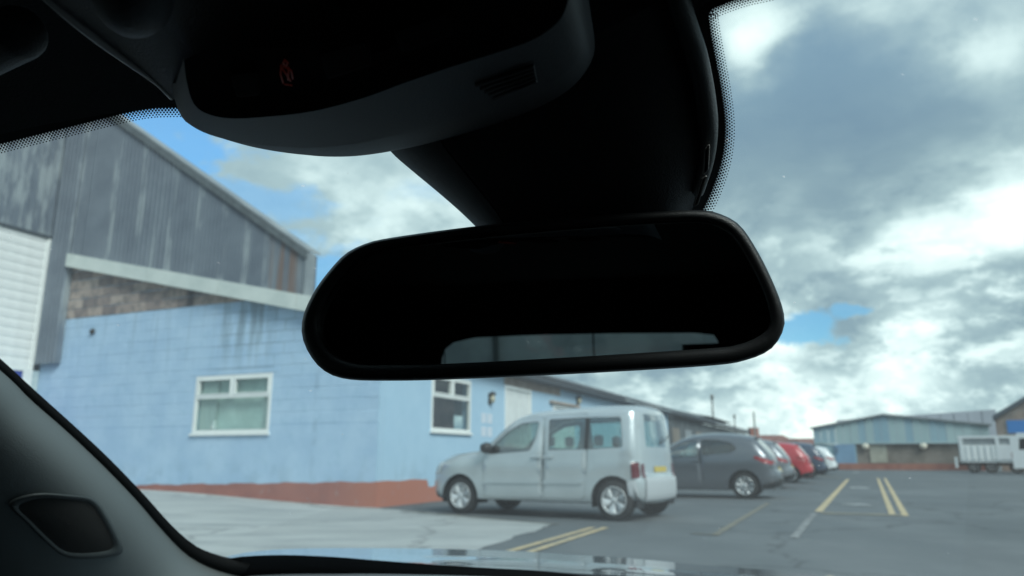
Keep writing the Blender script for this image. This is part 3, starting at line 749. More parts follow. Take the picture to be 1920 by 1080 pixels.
# ------------------------------------------------------------------ black sheds further down the row
SH = empty('black_shed', wp(0, S2 + 0.05, 0), RZ, 'long black low shed with pale doors behind the parked cars', 'shed')
box('wall', -0.2, 0.0, 0, BACK - S2 - 0.1, 0, EAVE - 0.25, M('black_shed'), SH)
for i in range(9):
    a = 1.0 + i * 3.6
    d = box('door', 0.001, 0.03, a, a + 1.9, 0, 2.5, M('shed_door') if i % 2 else M('hall_block'), SH)
    box('handle', 0.031, 0.05, a + 1.7, a + 1.75, 1.0, 1.25, M('lamp_black'), d)
rg = MB().prism([(0.0, EAVE + 0.4), (-2.2, EAVE + 0.85), (-4.4, EAVE + 0.4)], 'y', 14, 26); rg.build('ridge_roof', M('roof_sheet'), SH)
def at(px, py, Y): d = ray(px, py); return O + d * (Y / d.y)
def pole(px, ptop, Y, w, label, cap):
    t = at(px, ptop, Y)
    e = empty('utility_pole', (t.x, t.y, 0), 0, label, 'pole', 'poles above the roofs')
    MB().tube([(0, 0, 0), (0, 0, t.z)], [w, w * .75], 10).build('post', M('pole_wood'), e, True)
    if cap:
        MB().lathe([(0, t.z - .1), (w * 1.35, t.z - .1), (w * 1.4, t.z + .2), (w * .8, t.z + .3), (0, t.z + .3)], 12, 'z').build('lamp_head', M('pole_wood'), e, True)
pole(1335, 746, 66, 0.11, 'tall pole with a thick head above the shed roof', True)
pole(1377, 782, 78, 0.09, 'short faint pole between the tall pole and the bare pole', True)
pole(1413, 772, 70, 0.11, 'bare pole just left of the red brick house roof', False)

def house(px0, px1, pyr, pye, Y, label, chim):
    a, b = at(px0, pye, Y), at(px1, pye, Y); zr = at((px0 + px1) / 2, pyr, Y).z
    e = empty('brick_house', ((a.x + b.x) / 2, Y, 0), 0, label, 'house'); w = (b.x - a.x) / 2
    box('wall', -w, w, 0, 8, 0, a.z, M('brick_red'), e)
    r_ = MB().prism([(-0.3, a.z - 0.05), (8.3, a.z - 0.05), (4, zr)], 'x', -w - 0.3, w + 0.3).build('roof', M('tile_red'), e)
    for k in chim: 
        MB().box(k * w - 0.5, k * w + 0.5, 3.4, 4.6, zr - 0.8, zr + 0.9).build('chimney', M('brick_red'), r_)
    for k in (-.5, .1, .6):
        box('window', k * w, k * w + 1.0, -0.03, 0.0 - 0.001, a.z - 1.9, a.z - 0.6, M('upvc'), e)
house(1426, 1486, 814, 827, 92, 'red brick house whose tiled roof shows above the parked cars', (-.75,))
house(1508, 1546, 821, 832, 104, 'small far house roof left of the pale blue hall', ())

# ------------------------------------------------------------------ pale blue hall at the end of the yard
def facing(px, py, Y):
    """a vertical plane through a ground point, turned to face up the yard"""
    p = at(px, py, Y); p.z = 0; n = Vector((-p.x, -p.y, 0)).normalized(); t = Vector((-n.y, n.x, 0))
    if t.x < 0: t = -t
    rz = math.atan2(t.y, t.x)
    return p, n, rz, (lambda x: (on_plane(x, 860, p, n) - p).dot(t)), (lambda y, x=px: on_plane(x, y, p, n).z)
YH = 58.0
HP, _n, hrz, X, ZH = facing(1690, 880, YH)
HL = empty('pale_hall', HP, hrz, 'pale blue gabled hall with an open block lower storey at the yard end', 'hall')
zb_, ze, za = ZH(829), ZH(801), ZH(778)
x0, x1, xa = X(1529), X(1862), X(1665)
def gz(x): return ze + (za - ze) * ((x - x0) / (xa - x0)) if x < xa else za + (ZH(800) - za) * ((x - xa) / (x1 - xa))
npan = 22
for i in range(npan):
    a = x0 + (x1 - x0) * i / npan; b = x0 + (x1 - x0) * (i + 1) / npan
    pts = [(a + .015, zb_), (b - .015, zb_), (b - .015, gz(b)), (a + .015, gz(a))]
    MB().prism(pts, 'y', -0.05 - 0.03 * (i % 2), 0.1).build('cladding_panel', M('hall_blue') if i in (0, 1, 2, 6, 8, 9, 12, 15, 16) else M('hall_pale'), HL)
MB().prism([(x0 - .2, ze - .02), (xa, za + .01), (x1 + .2, ZH(800) - .02), (x1 + .2, ZH(800) + .08), (xa, za + .12), (x0 - .2, ze + .08)], 'y', -0.3, 8).build('roof', M('roof_sheet'), HL)
box('bottom_rail', x0, x1, -0.12, -0.085, zb_ - .10, zb_ + .0, M('hall_pale'), HL)
xl = X(1607)
box('left_cladding', x0, xl, -0.03, 0.1, 0, zb_ - .121, M('hall_blue'), HL)
d = box('sliding_door', X(1567), X(1604), -0.16, -0.04, 0.25, ZH(829) - .13, M('hall_door'), HL); box('handle', X(1570), X(1571.5), -0.2, -0.161, 1.2, 1.7, M('lamp_black'), d)
box('block_wall', xl, x1, 0.2, 0.4, 0, zb_ - .121, M('hall_block'), HL)
box('lower_soffit', xl, x1, 0.101, 0.199, zb_ - .13, zb_ - .122, M('fascia_dark'), HL)
box('beige_panel', X(1632), X(1664), 0.12, 0.199, ZH(868), ZH(834), M('hall_beige'), HL)
box('red_kerb_wall', X(1572), x1, -0.5, -0.17, 0, ZH(869), M('brick_red'), HL)
for px in (1625, 1734):
    f = MB().lathe([(0, -0.02), (.22, -0.02), (.27, 0.08), (.16, 0.25), (0, 0.25)], 14, 'y', (X(px), -0.1, ZH(836))).build('flood_lamp', M('flood_lens'), HL, True)
    box('bracket', X(px) - .05, X(px) + .05, 0.05, 0.199, ZH(836) + .2, ZH(836) + .3, M('lamp_black'), f)
BP, _n, brz2, XB, ZBk = facing(1725, 872, 84.0)
BG = empty('grey_roofed_shed', BP, brz2, 'big lilac grey metal roofed shed rising behind the pale hall', 'shed')
z1_, z2_ = ZBk(785), ZBk(771)
for i in range(12):
    a, b = i / 12, (i + 1) / 12; xa_, xb_ = XB(1575) + (XB(1880) - XB(1575)) * a, XB(1575) + (XB(1880) - XB(1575)) * b
    za_, zb2 = z1_ + (z2_ - z1_) * a, z1_ + (z2_ - z1_) * b
    MB().prism([(xa_ + .02, 2.0), (xb_ - .02, 2.0), (xb_ - .02, zb2), (xa_ + .02, za_)], 'y', -0.05 * (i % 2), 6).build('roof_sheet', M('lilac_roof'), BG)
box('wall', XB(1575), XB(1880), 0.2, 6, 0, 2.0, M('hall_block'), BG)
RP, _n, rrz, XR, ZR = facing(1905, 884, 52.0)
BB = empty('brown_shed', RP, rrz, 'brown clad shed with dark verge and blue sign at the right edge', 'shed')
vz = lambda px: ZR(781) + (px - 1873) * (ZR(757) - ZR(781)) / 47.0
for i in range(14):
    a, b = 1876 + i * 6, 1876 + (i + 1) * 6
    MB().prism([(XR(a) + .01, 0), (XR(b) - .01, 0), (XR(b) - .01, vz(b) - .1), (XR(a) + .01, vz(a) - .1)], 'y', -0.03 * (i % 2), 0.2).build('board', M('rusty_brick'), BB)
MB().prism([(XR(1872), vz(1872) - .22), (XR(1970), vz(1970) - .22), (XR(1970), vz(1970) + .1), (XR(1872), vz(1872) + .1)], 'y', -0.4, 1.5).build('roof', M('fascia_dark'), BB)
box('blue_sign', XR(1897), XR(1960), -0.12, -0.05, ZR(812), ZR(788), M('sign_blue'), BB)

# ------------------------------------------------------------------ building behind the car (seen in the mirror)
RB = empty('rendered_building', wp(8.0, -30, 0), RZ, 'grey rendered building reflected in the rear view mirror', 'building')
for i in range(9):
    a = -14 + i * 3.6
    box('wall_panel', a + .02, a + 3.58, 0, 0.3, 0, 8.0, M('rear_wall'), RB)
box('wall_core', -14, 18.3, -0.2, -0.001, 0, 8.0, M('rear_wall'), RB)
for a in (-9.5, -2.0, 5.2):
    box('downpipe', a, a + .12, 0.301, 0.42, 0, 8, M('rear_dark'), RB)
for a in (-4.6, 1.6):
    w_ = box('vent', a, a + .5, 0.301, 0.36, 1.6, 2.05, M('rear_dark'), RB)

# ------------------------------------------------------------------ vehicles
mat('silver', (0.56, 0.61, 0.625), 0.24, metal=0.45, coat=1.0, var=0.04, vscale=2)
mat('gunmetal', (0.14, 0.155, 0.175), 0.30, metal=0.5, coat=1.0)
mat('gunmetal_pale', (0.20, 0.22, 0.24), 0.35, metal=0.4, coat=0.8)
mat('red_car', (0.42, 0.025, 0.035), 0.35, coat=0.8)
mat('navy_car', (0.04, 0.06, 0.10), 0.35, coat=0.8)
mat('white_car', (0.72, 0.75, 0.76), 0.35, coat=0.6)
mat('tyre', (0.018, 0.019, 0.02), 0.85)
mat('alloy', (0.55, 0.57, 0.58), 0.35, metal=0.6)
mat('hubcap', (0.62, 0.64, 0.65), 0.4, metal=0.3)
mat('black_trim', (0.02, 0.022, 0.025), 0.5)
mat('bumper_grey', (0.48, 0.51, 0.53), 0.4)
mat('car_inside', (0.05, 0.055, 0.06), 0.8)
mat('seat_cloth', (0.10, 0.12, 0.15), 0.9)
mat('tail_red', (0.28, 0.015, 0.02), 0.2, coat=0.5)
mat('tail_dark', (0.12, 0.012, 0.02), 0.2, coat=0.5)
mat('lamp_clear', (0.65, 0.68, 0.68), 0.15, coat=0.6)
mat('plate_yellow', (0.58, 0.44, 0.10), 0.5)
mat('plate_white', (0.7, 0.7, 0.66), 0.5)
mat('rim_dull', (0.16, 0.165, 0.17), 0.6)
mat('chrome', (0.7, 0.72, 0.72), 0.15, metal=0.9)
glass('auto_glass', (0.66, 0.88, 0.83), 4.0)
glass('dark_glass', (0.20, 0.26, 0.28), 1.8)

def round_poly(pts, r, n=4):
    out = []; k = len(pts)
    for i in range(k):
        p, a, b = Vector(pts[i]), Vector(pts[i - 1]), Vector(pts[(i + 1) % k])
        da, db = (a - p), (b - p); q = min(r, da.length * .45, db.length * .45)
        p0, p1 = p + da.normalized() * q, p + db.normalized() * q
        for j in range(n + 1):
            t = j / n; out.append((p0 * (1 - t) ** 2 + p * 2 * t * (1 - t) + p1 * t * t))
    return [(v.x, v.y) for v in out]
def inset_poly(pts, d):
    cx = sum(p[0] for p in pts) / len(pts); cy = sum(p[1] for p in pts) / len(pts)
    hx_ = max(abs(p[0] - cx) for p in pts); hy = max(abs(p[1] - cy) for p in pts)
    return [(cx + (p[0] - cx) * (1 - d / hx_), cy + (p[1] - cy) * (1 - d / hy)) for p in pts]

def wheel(parent, x, y, rad, side, spokes, m, width=0.19, wide=0.52):
    t = MB(); w = width
    t.lathe([(rad * .66, -w * .5), (rad * .93, -w * .5), (rad * .985, -w * .36), (rad, -w * .15), (rad, w * .15), (rad * .985, w * .36), (rad * .93, w * .5), (rad * .66, w * .5)], 32, 'y')
    o = t.build('wheel', M('tyre'), parent, True); o.location = (x, y, rad)
    s = side
    rim = MB(); R_ = rad * .68
    rim.lathe([(R_, s * w * .25), (R_ * 1.0, s * w * .50), (R_ * .93, s * w * .52), (R_ * .88, s * w * .40)], 32, 'y')
    rim.lathe([(0.0, s * w * .46), (R_ * .2, s * w * .45), (R_ * .27, s * w * .36)], 20, 'y')
    for k in range(spokes):
        q = 2 * math.pi * (k + .25) / spokes; hw_ = math.pi / spokes * wide
        def pt(rr, a, h): return (rr * math.cos(a), s * h, rr * math.sin(a))
        rim.add([pt(R_ * .2, q - hw_ * .9, w * .44), pt(R_ * .2, q + hw_ * .9, w * .44), pt(R_ * .9, q + hw_, w * .46), pt(R_ * .9, q - hw_, w * .46),
                 pt(R_ * .2, q - hw_, w * .30), pt(R_ * .2, q + hw_, w * .30), pt(R_ * .9, q + hw_ * 1.1, w * .34), pt(R_ * .9, q - hw_ * 1.1, w * .34)],
                [(0, 1, 2, 3), (0, 3, 7, 4), (1, 5, 6, 2)])
    rim.build('rim', M(m), o, True)
    MB().lathe([(0.0, s * w * .28), (R_ * .95, s * w * .26)], 24, 'y').build('dark_backing_disc', M('black_trim'), o)  # dark disc standing in for the shade behind the spokes
    return o

def vehicle(name, label, cat, group, spec, loc, rz):
    root = empty(name, loc, rz, label, cat, group)
    L, hw = spec['L'], spec['hw']
    top = [(v.x, v.y) for v in catmull([(*p, 0) for p in spec['top']], spec.get('n', 150))]
    xf, xr, rad = spec['wheels']; ar = rad + 0.065; zs = spec['sill']
    def arc(xc, n=12):
        a0 = math.asin(max(-1, min(1, (zs - rad) / ar)))
        return [(xc + ar * math.cos(q), rad + ar * math.sin(q)) for q in [a0 + (math.pi - 2 * a0) * i / n for i in range(n + 1)]]
    outline = top + arc(xr) + arc(xf)
    zb, zt, tum = spec['belt'], max(p[1] for p in top), spec['tumble']
    seg = list(zip(top, top[1:]))
    fr = spec['fillet']
    nose, tail = spec.get('nose', (0.9, 0.30)), spec.get('tail', (0.5, 0.10))
    def dist(x, z):
        best = 9
        for (a, b) in seg:
            dx, dz = b[0] - a[0], b[1] - a[1]; l2 = dx * dx + dz * dz or 1e-9
            t = max(0, min(1, ((x - a[0]) * dx + (z - a[1]) * dz) / l2))
            d = (x - a[0] - t * dx) ** 2 + (z - a[1] - t * dz) ** 2
            if d < best: best = d
        return math.sqrt(best)
    def Yf(x, z, d=None):
        w = hw
        if x < nose[0]: w -= nose[1] * ((nose[0] - x) / nose[0]) ** 2.2
        if x > L - tail[0]: w -= tail[1] * ((x - L + tail[0]) / tail[0]) ** 2
        if z > zb: w -= tum * ((z - zb) / (zt - zb)) ** 1.25
        if z < 0.5: w -= 0.05 * ((0.5 - z) / 0.3) ** 2
        w += 0.022 * math.exp(-((z - spec['crease']) / (0.035 if z > spec['crease'] else 0.09)) ** 2)
        d = dist(x, z) if d is None else d
        if d < fr: w -= (fr - math.sqrt(max(0, fr * fr - (fr - d) ** 2))) * 0.92
        return max(w, 0.05)
    wins = [(nm, round_poly(p, r), m) for (nm, p, r, m) in spec['windows']]
    doors = [round_poly(p, 0.05) for p in spec['doors']]
    dins = [inset_poly(p, 0.006) for p in doors]
    extra = []
    nx = int(L / 0.10)
    for i in range(nx + 1):
        for j in range(int(zt / 0.10) + 1):
            p = (i * L / nx, 0.2 + j * 0.10)
            if inside(p, outline): extra.append(p)
    for i in range(1, len(top) - 1):
        tx, tz = top[i + 1][0] - top[i - 1][0], top[i + 1][1] - top[i - 1][1]; l = math.hypot(tx, tz)
        nxn, nzn = tz / l, -tx / l
        for d in (0.015, 0.05, 0.10):
            p = (top[i][0] + nxn * d, top[i][1] + nzn * d)
            if inside(p, outline): extra.append(p)
    V2, tris = cdt(outline, [], extra + [q for w in wins for q in w[1]]) if False else (None, None)
    vs = []; es = []
    for poly in [outline] + doors + dins + [w[1] for w in wins]:
        n0 = len(vs); vs += [Vector(p) for p in poly]; es += [(n0 + i, n0 + (i + 1) % len(poly)) for i in range(len(poly))]
    vs += [Vector(p) for p in extra]
    res = delaunay_2d_cdt(vs, es, [], 0, 1e-5); V2 = res[0]; F2 = res[2]
    ys = [Yf(v.x, v.y) for v in V2]
    buckets = {}
    for f in F2:
        c = (sum(V2[i].x for i in f) / 3, sum(V2[i].y for i in f) / 3)
        if not inside(c, outline): continue
        key = 'body'
        for k, w in enumerate(wins):
            if inside(c, w[1]): key = ('w', k)
        if key == 'body':
            for k, p in enumerate(doors):
                if inside(c, p): key = ('d', k) if inside(c, dins[k]) else 'gap'
        buckets.setdefault(key, []).append(tuple(f))
    def emit(mb, tr, sgn, off=0.0):
        idx = {}; v = []; fs = []
        for f in tr:
            for i in f:
                if i not in idx: idx[i] = len(v); v.append((V2[i].x, sgn * (ys[i] + off), V2[i].y))
            q = tuple(idx[i] for i in f); fs.append(q if sgn < 0 else q[::-1])
        mb.add(v, fs)
    body = MB(); paint = M(spec['paint'])
    for s in (-1, 1): emit(body, buckets['body'], s)
    for k in range(len(doors)):
        for s in (-1, 1):
            mb = MB(); emit(mb, buckets.get(('d', k), []), s)
            o = mb.build('door', paint, root, True)
            if spec.get('handles'):
                hx0, hz0 = spec['handles'][k]; yy = Yf(hx0, hz0)
                MB().bevbox(hx0 - 0.09, hx0 + 0.09, min(s * yy, s * (yy + .035)), max(s * yy, s * (yy + .035)), hz0 - 0.02, hz0 + 0.02, 0.008).build('handle', M(spec.get('handle_mat', spec['paint'])), o)
    for k, w in enumerate(wins):
        for s in (-1, 1):
            mb = MB(); emit(mb, buckets.get(('w', k), []), s, -0.008); mb.build(w[0], M(w[2]), root, True)
            tb = MB().tube([(p[0], s * (Yf(p[0], p[1]) - 0.004), p[1]) for p in w[1]], 0.008, 5, closed=True); tb.build('window_seal', M('black_trim'), root, True)
    # the strip over nose, bonnet, screen, roof and tail
    NC = 16; rows = []
    for i, (x, z) in enumerate(top):
        a, b = top[max(0, i - 1)], top[min(len(top) - 1, i + 1)]; tx, tz = b[0] - a[0], b[1] - a[1]; l = math.hypot(tx, tz) or 1
        nrm = (-tz / l, tx / l); y0 = Yf(x, z, 0.0); cr = spec.get('crown', 0.04)
        row = []
        for j in range(NC + 1):
            u = -1 + 2 * j / NC; k = 1 - abs(u) ** 2.4
            row.append(Vector((x + nrm[0] * cr * k, u * y0, z + nrm[1] * cr * k)))
        rows.append(row)
    parts = {'body': [], 'windscreen': [], 'rear_window': []}
    sx0, sx1 = spec['screen']; bz0, bz1, bx = spec['rear_glass']
    for i in range(len(rows) - 1):
        xm, zm = (top[i][0] + top[i + 1][0]) / 2, (top[i][1] + top[i + 1][1]) / 2
        for j in range(NC):
            key = 'body'
            if sx0 < xm < sx1 and 0 < j < NC - 1: key = 'windscreen'
            if xm > bx and bz0 < zm < bz1 and 1 < j < NC - 2: key = 'rear_window'
            parts[key].append((i, j))
    def strip(cells, off=0.0):
        mb = MB(); idx = {}; v = []; fs = []
        for (i, j) in cells:
            q = []
            for (a, b) in ((i, j), (i + 1, j), (i + 1, j + 1), (i, j + 1)):
                if (a, b) not in idx: idx[(a, b)] = len(v); v.append(rows[a][b])
                q.append(idx[(a, b)])
            fs.append(tuple(q))
        mb.add(v, fs); return mb
    st = strip(parts['body']); body.add(st.v, st.f)
    bo = body.build('body', paint, root, True)
    strip(parts['windscreen']).build('windscreen', M('auto_glass'), root, True)
    strip(parts['rear_window']).build('rear_window', M(spec.get('rear_glass_mat', 'auto_glass')), root, True)
    def side_patch(nm, poly, m, off=0.006, sides=(-1, 1), parent=None, both=None):
        p = round_poly(poly, 0.02)
        x0, x1 = min(q[0] for q in p), max(q[0] for q in p); z0, z1 = min(q[1] for q in p), max(q[1] for q in p)
        ex = [(x0 + (x1 - x0) * i / 8, z0 + (z1 - z0) * j / 6) for i in range(9) for j in range(7)]
        ex = [q for q in ex if inside(q, p)]
        P2, T2 = cdt(p, [], ex); res = []
        for s in sides:
            yv = [Yf(v.x, v.y) + off for v in P2]; n = len(P2)
            mb = MB().add([(v.x, s * y, v.y) for v, y in zip(P2, yv)], [t if s < 0 else t[::-1] for t in T2])
            k = len(p)
            # rim back to the panel gives the lens its depth
            mb.add([(q[0], s * (Yf(*q) + off), q[1]) for q in p] + [(q[0], s * (Yf(*q) - .01), q[1]) for q in p], [(i, (i + 1) % k, k + (i + 1) % k, k + i) for i in range(k)])
            if both: both(mb, s)
            res.append(mb.build(nm, M(m), parent or root, True))
        return res
    def rear_patch(nm, z0, z1, y0, y1, m, off=0.012, build=True):
        idx = [i for i, (x, z) in enumerate(top) if x > L * .6 and z0 <= z <= z1]
        g = []
        for i in idx:
            r_ = []
            for j in range(7):
                y = y0 + (y1 - y0) * j / 6; Y0 = Yf(*top[i], 0.0); k = 1 - min(1, abs(y) / Y0) ** 2.4
                r_.append(Vector((top[i][0] + spec.get('crown', .04) * k + off, y, top[i][1])))
            g.append(r_)
        mb = MB()
        if len(g) > 1: mb.grid(g)
        return mb.build(nm, M(m), root, True) if build else mb
    # wheels, wells, underbody, cabin
    for x in (xf, xr):
        for s in (-1, 1):
            wheel(root, x, s * (hw - 0.125), rad, s, spec.get('spokes', 7), spec.get('rim', 'alloy'), wide=spec.get('wide', .52))
        wl = MB()
        for s in (-1, 1):
            q = [(x + (ar + .01) * math.cos(a), rad + (ar + .01) * math.sin(a)) for a in [-0.3 + (math.pi + .6) * i / 12 for i in range(13)]]
            wl.grid([[(p[0], s * (hw - .03), p[1]) for p in q], [(p[0], s * (hw - .34), p[1]) for p in q]])
            wl.add([(p[0], s * (hw - .34), p[1]) for p in q], [tuple(range(13))])
        wl.build('wheel_well', M('black_trim'), root)
    MB().box(0.18, xf - ar - .02, -hw + .2, hw - .2, zs + .0, zs + .12).box(xf + ar + .02, xr - ar - .02, -hw + .06, hw - .06, zs - .02, zs + .10).box(xf - ar - .02, xr + ar, -hw + .36, hw - .36, zs + .01, zs + .09).box(xr + ar + .02, L - .25, -hw + .2, hw - .2, zs + .02, zs + .12).build('underbody', M('black_trim'), root)
    dx = spec['dash']
    box('dashboard', dx, dx + .35, -hw + .14, hw - .14, zs + .1, zb - .04, M('car_inside'), root)
    for x in spec['seats']:
        for s in (-1, 1):
            MB().bevbox(x, x + .14, s * .36 - .24, s * .36 + .24, zs + .1, zb + .12, .04).build('seat_back', M('seat_cloth'), root)
            MB().bevbox(x + .02, x + .11, s * .36 - .12, s * .36 + .12, zb + .14, zb + .32, .03).build('headrest', M('seat_cloth'), root)
            MB().bevbox(x - .45, x, s * .36 - .24, s * .36 + .24, zs + .12, zs + .34, .04).build('seat_base', M('seat_cloth'), root)
    # door mirrors
    mx, mz = spec['mirror']
    for s in (-1, 1):
        yy = Yf(mx, mz)
        mb = MB().lathe([(0.02, -.10), (.07, -.085), (.095, 0), (.085, .06), (.0, .07)], 12, 'x', (mx, s * (yy + .11), mz + .04))
        mb.tube([(mx + .02, s * (yy - .02), mz - .03), (mx, s * (yy + .1), mz)], .022, 6); mb.build('door_mirror', M(spec.get('mirror_mat', 'black_trim')), root, True)
    return root, side_patch, rear_patch, Yf, top

# --- silver van
VAN = dict(L=4.12, hw=0.86, paint='silver', sill=0.27, wheels=(0.80, 3.66, 0.305), belt=0.98, tumble=0.15, fillet=0.15, crease=0.83, crown=0.035,
    top=[(0.16, 0.22), (0.03, 0.30), (0.0, 0.45), (0.01, 0.62), (0.08, 0.78), (0.25, 0.89), (0.55, 0.98), (0.95, 1.03), (1.18, 1.07), (1.36, 1.20), (1.62, 1.42), (1.86, 1.585), (2.12, 1.67), (2.6, 1.715),
         (3.2, 1.735), (3.65, 1.735), (3.920, 1.715), (4.000, 1.63), (4.030, 1.40), (4.060, 1.08), (4.070, 0.85), (4.080, 0.70), (4.095, 0.66), (4.120, 0.60), (4.120, 0.40), (4.090, 0.30), (3.980, 0.27)],
    nose=(0.95, 0.30), tail=(0.45, 0.09), screen=(1.20, 1.84), rear_glass=(1.10, 1.62, 3.8),
    windows=[('front_window', [(1.38, 1.00), (1.48, 1.14), (1.72, 1.35), (2.00, 1.49), (2.34, 1.52), (2.29, 1.25), (2.20, 1.055)], 0.06, 'auto_glass'),
             ('sliding_window', [(2.55, 1.065), (2.53, 1.545), (3.19, 1.56), (3.19, 1.075)], 0.025, 'auto_glass'),
             ('quarter_window', [(3.25, 1.075), (3.25, 1.56), (3.780, 1.555), (3.830, 1.10)], 0.035, 'auto_glass')],
    doors=[[(1.30, 0.30), (1.28, 0.96), (1.60, 1.34), (2.0, 1.575), (2.42, 1.62), (2.42, 0.30)], [(2.45, 0.30), (2.45, 1.62), (3.22, 1.64), (3.22, 0.62), (3.16, 0.30)]],
    handles=[(2.33, 0.95), (2.55, 0.95)], spokes=6, wide=.80, rim='hubcap', dash=1.15, seats=(2.25, 3.15), mirror=(1.42, 1.06))
rF, sF = sr(862, 964); rR, sR = sr(1155, 978)
ang = math.atan2(sR - sF, rR - rF)
ax = Vector((math.cos(ang), math.sin(ang))); ay = Vector((-ax.y, ax.x))
og = Vector((rF, sF)) - ax * VAN['wheels'][0] + ay * (VAN['hw'] - 0.03)
van, sp, rp, VY, vtop = vehicle('silver_van', 'silver passenger van with glazed sides parked nose-in at the blue wall', 'van', 'vehicles parked along the blue building', VAN, wp(og.x, og.y), RZ + ang)
sp('window_pillar', [(3.185, 1.068), (3.185, 1.563), (3.255, 1.563), (3.255, 1.068)], 'black_trim', 0.004)
sp('side_moulding', [(1.30, 0.525), (1.30, 0.57), (2.405, 0.58), (2.405, 0.535)], 'silver', 0.022)
sp('side_moulding', [(2.46, 0.535), (2.46, 0.58), (3.15, 0.585), (3.15, 0.54)], 'silver', 0.022)
sp('tail_lamp', [(3.965, 0.63), (3.965, 0.875), (4.055, 0.875), (4.065, 0.64)], 'tail_dark', 0.012)
for s in (-1, 1): rp('tail_lamp', 0.64, 0.88, s * 0.60, s * 0.70, 'tail_dark', 0.004)
sp('rear_bumper', [(3.910, 0.30), (3.890, 0.585), (3.950, 0.60), (4.020, 0.60), (4.040, 0.40), (4.010, 0.31)], 'bumper_grey', 0.010)
rp('rear_bumper', 0.30, 0.665, -0.66, 0.66, 'bumper_grey', 0.012)
rp('number_plate', 0.72, 0.83, -0.26, 0.26, 'plate_yellow', 0.012)
sp('headlamp', [(0.07, 0.62), (0.10, 0.76), (0.30, 0.87), (0.42, 0.86), (0.30, 0.68)], 'lamp_clear', 0.008)
MB().tube([(4.080, 0.0, 1.14), (4.120, 0.2, 1.20), (4.110, 0.42, 1.28)], .01, 5).build('rear_wiper', M('black_trim'), van)

# --- hatchbacks
def hatch(name, label, paint, px, py, win='dark_glass', rim='alloy', tail='tail_red', dz=1.0, dl=0.0, plate='plate_yellow', rot=0.0, lamp_z=(0.80, 0.98), rear_mat='auto_glass', spokes=9):
    S = dict(L=3.97 + dl, hw=0.85, paint=paint, sill=0.21, wheels=(0.80, 3.22 + dl, 0.30), belt=0.96 * dz, tumble=0.20, fillet=0.16, crease=0.80 * dz, crown=0.05,
        top=[(0.18, 0.20), (0.03, 0.27), (0.0, 0.45), (0.02, 0.60), (0.12, 0.72), (0.4, 0.82), (0.8, 0.90), (1.05, 0.96 * dz), (1.3, 1.10 * dz), (1.6, 1.28 * dz), (1.95, 1.42 * dz), (2.3, 1.475 * dz), (2.7 + dl * .7, 1.485 * dz), (3.15 + dl, 1.45 * dz),
             (3.42 + dl, 1.39 * dz), (3.52 + dl, 1.33 * dz), (3.64 + dl, 1.20 * dz), (3.76 + dl, 1.04 * dz), (3.84 + dl, 0.92 * dz), (3.88 + dl, 0.80), (3.90 + dl, 0.66), (3.96 + dl, 0.60), (3.97 + dl, 0.45), (3.93 + dl, 0.30), (3.80 + dl, 0.23)],
        nose=(0.95, 0.34), tail=(0.6, 0.14), screen=(1.12, 1.92), rear_glass=(1.03 * dz, 1.32 * dz, 3.4 + dl), rear_glass_mat=rear_mat,
        windows=[('front_window', [(1.32, 0.93 * dz), (1.42, 1.05 * dz), (1.72, 1.245 * dz), (2.02, 1.335 * dz), (2.16, 1.35 * dz), (2.20, 0.985 * dz)], 0.05, 'auto_glass'),
                 ('rear_side_window', [(2.28, 0.99 * dz), (2.26, 1.355 * dz), (2.65 + dl * .7, 1.345 * dz), (2.98 + dl, 1.27 * dz), (3.10 + dl, 1.14 * dz), (2.95 + dl, 1.05 * dz)], 0.07, win)],
        doors=[[(1.28, 0.24), (1.26, 0.90), (1.55, 1.24 * dz), (2.0, 1.39 * dz), (2.23, 1.41 * dz), (2.25, 0.24)]],
        handles=[(2.12, 0.86 * dz)], spokes=spokes, rim=rim, dash=1.1, seats=(2.1, 2.85 + dl), mirror=(1.42, 0.98 * dz), mirror_mat=paint)
    r0, s0 = sr(px, py); ox_, oy = S['wheels'][1], S['hw'] - 0.03
    c_, s_ = math.cos(rot), math.sin(rot)
    r1 = r0 - (ox_ * c_ + oy * s_ * 1 * 0) ; s1 = s0 - ox_ * s_ + oy
    root, sp, rp, Yf, top = vehicle(name, label, 'car', 'vehicles parked along the blue building', S, wp(r1, s1), RZ + rot)
    D = dl
    za, zb2 = lamp_z
    sp('tail_lamp', [(3.45 + D, za + .13), (3.50 + D, zb2), (3.74 + D, za + .11), (3.87 + D, za + .05), (3.86 + D, za - .02), (3.70 + D, za + .01)], tail, 0.012)
    for s in (-1, 1): rp('tail_lamp', za - .02, za + .11, s * .48, s * .62, tail, 0.010)
    rp('number_plate', 0.62, 0.74, -0.26, 0.26, plate, 0.02)
    rp('rear_bumper', 0.26, 0.46, -0.60, 0.60, 'black_trim', 0.012)
    sp('lower_bumper', [(3.60 + D, 0.24), (3.62 + D, 0.34), (3.93 + D, 0.42), (3.95 + D, 0.33), (3.85 + D, 0.25)], 'black_trim', 0.008)
    sp('headlamp', [(0.10, 0.60), (0.14, 0.71), (0.45, 0.81), (0.55, 0.79), (0.30, 0.66)], 'lamp_clear', 0.008)
    MB().bevbox(3.34 + D, 3.56 + D, -0.50, 0.50, 1.38 * dz, 1.41 * dz, 0.01).build('roof_spoiler', M(paint), root)
    MB().tube([(2.6, s0 * 0 + .0, 1.52 * dz), (2.75, 0, 1.68 * dz)], .008, 5).build('aerial', M('black_trim'), root)
    return root
hatch('grey_hatchback', 'dark grey hatchback with red tail lamp parked just behind the silver van', 'gunmetal', 1398, 936)
hatch('silver_hatchback', 'silver grey hatchback mostly hidden between the dark grey hatchback and the red car', 'gunmetal_pale', 1438, 916, tail='tail_red')
hatch('red_hatchback', 'bright red hatchback in the middle of the parked row', 'red_car', 1484, 906, dz=1.0)
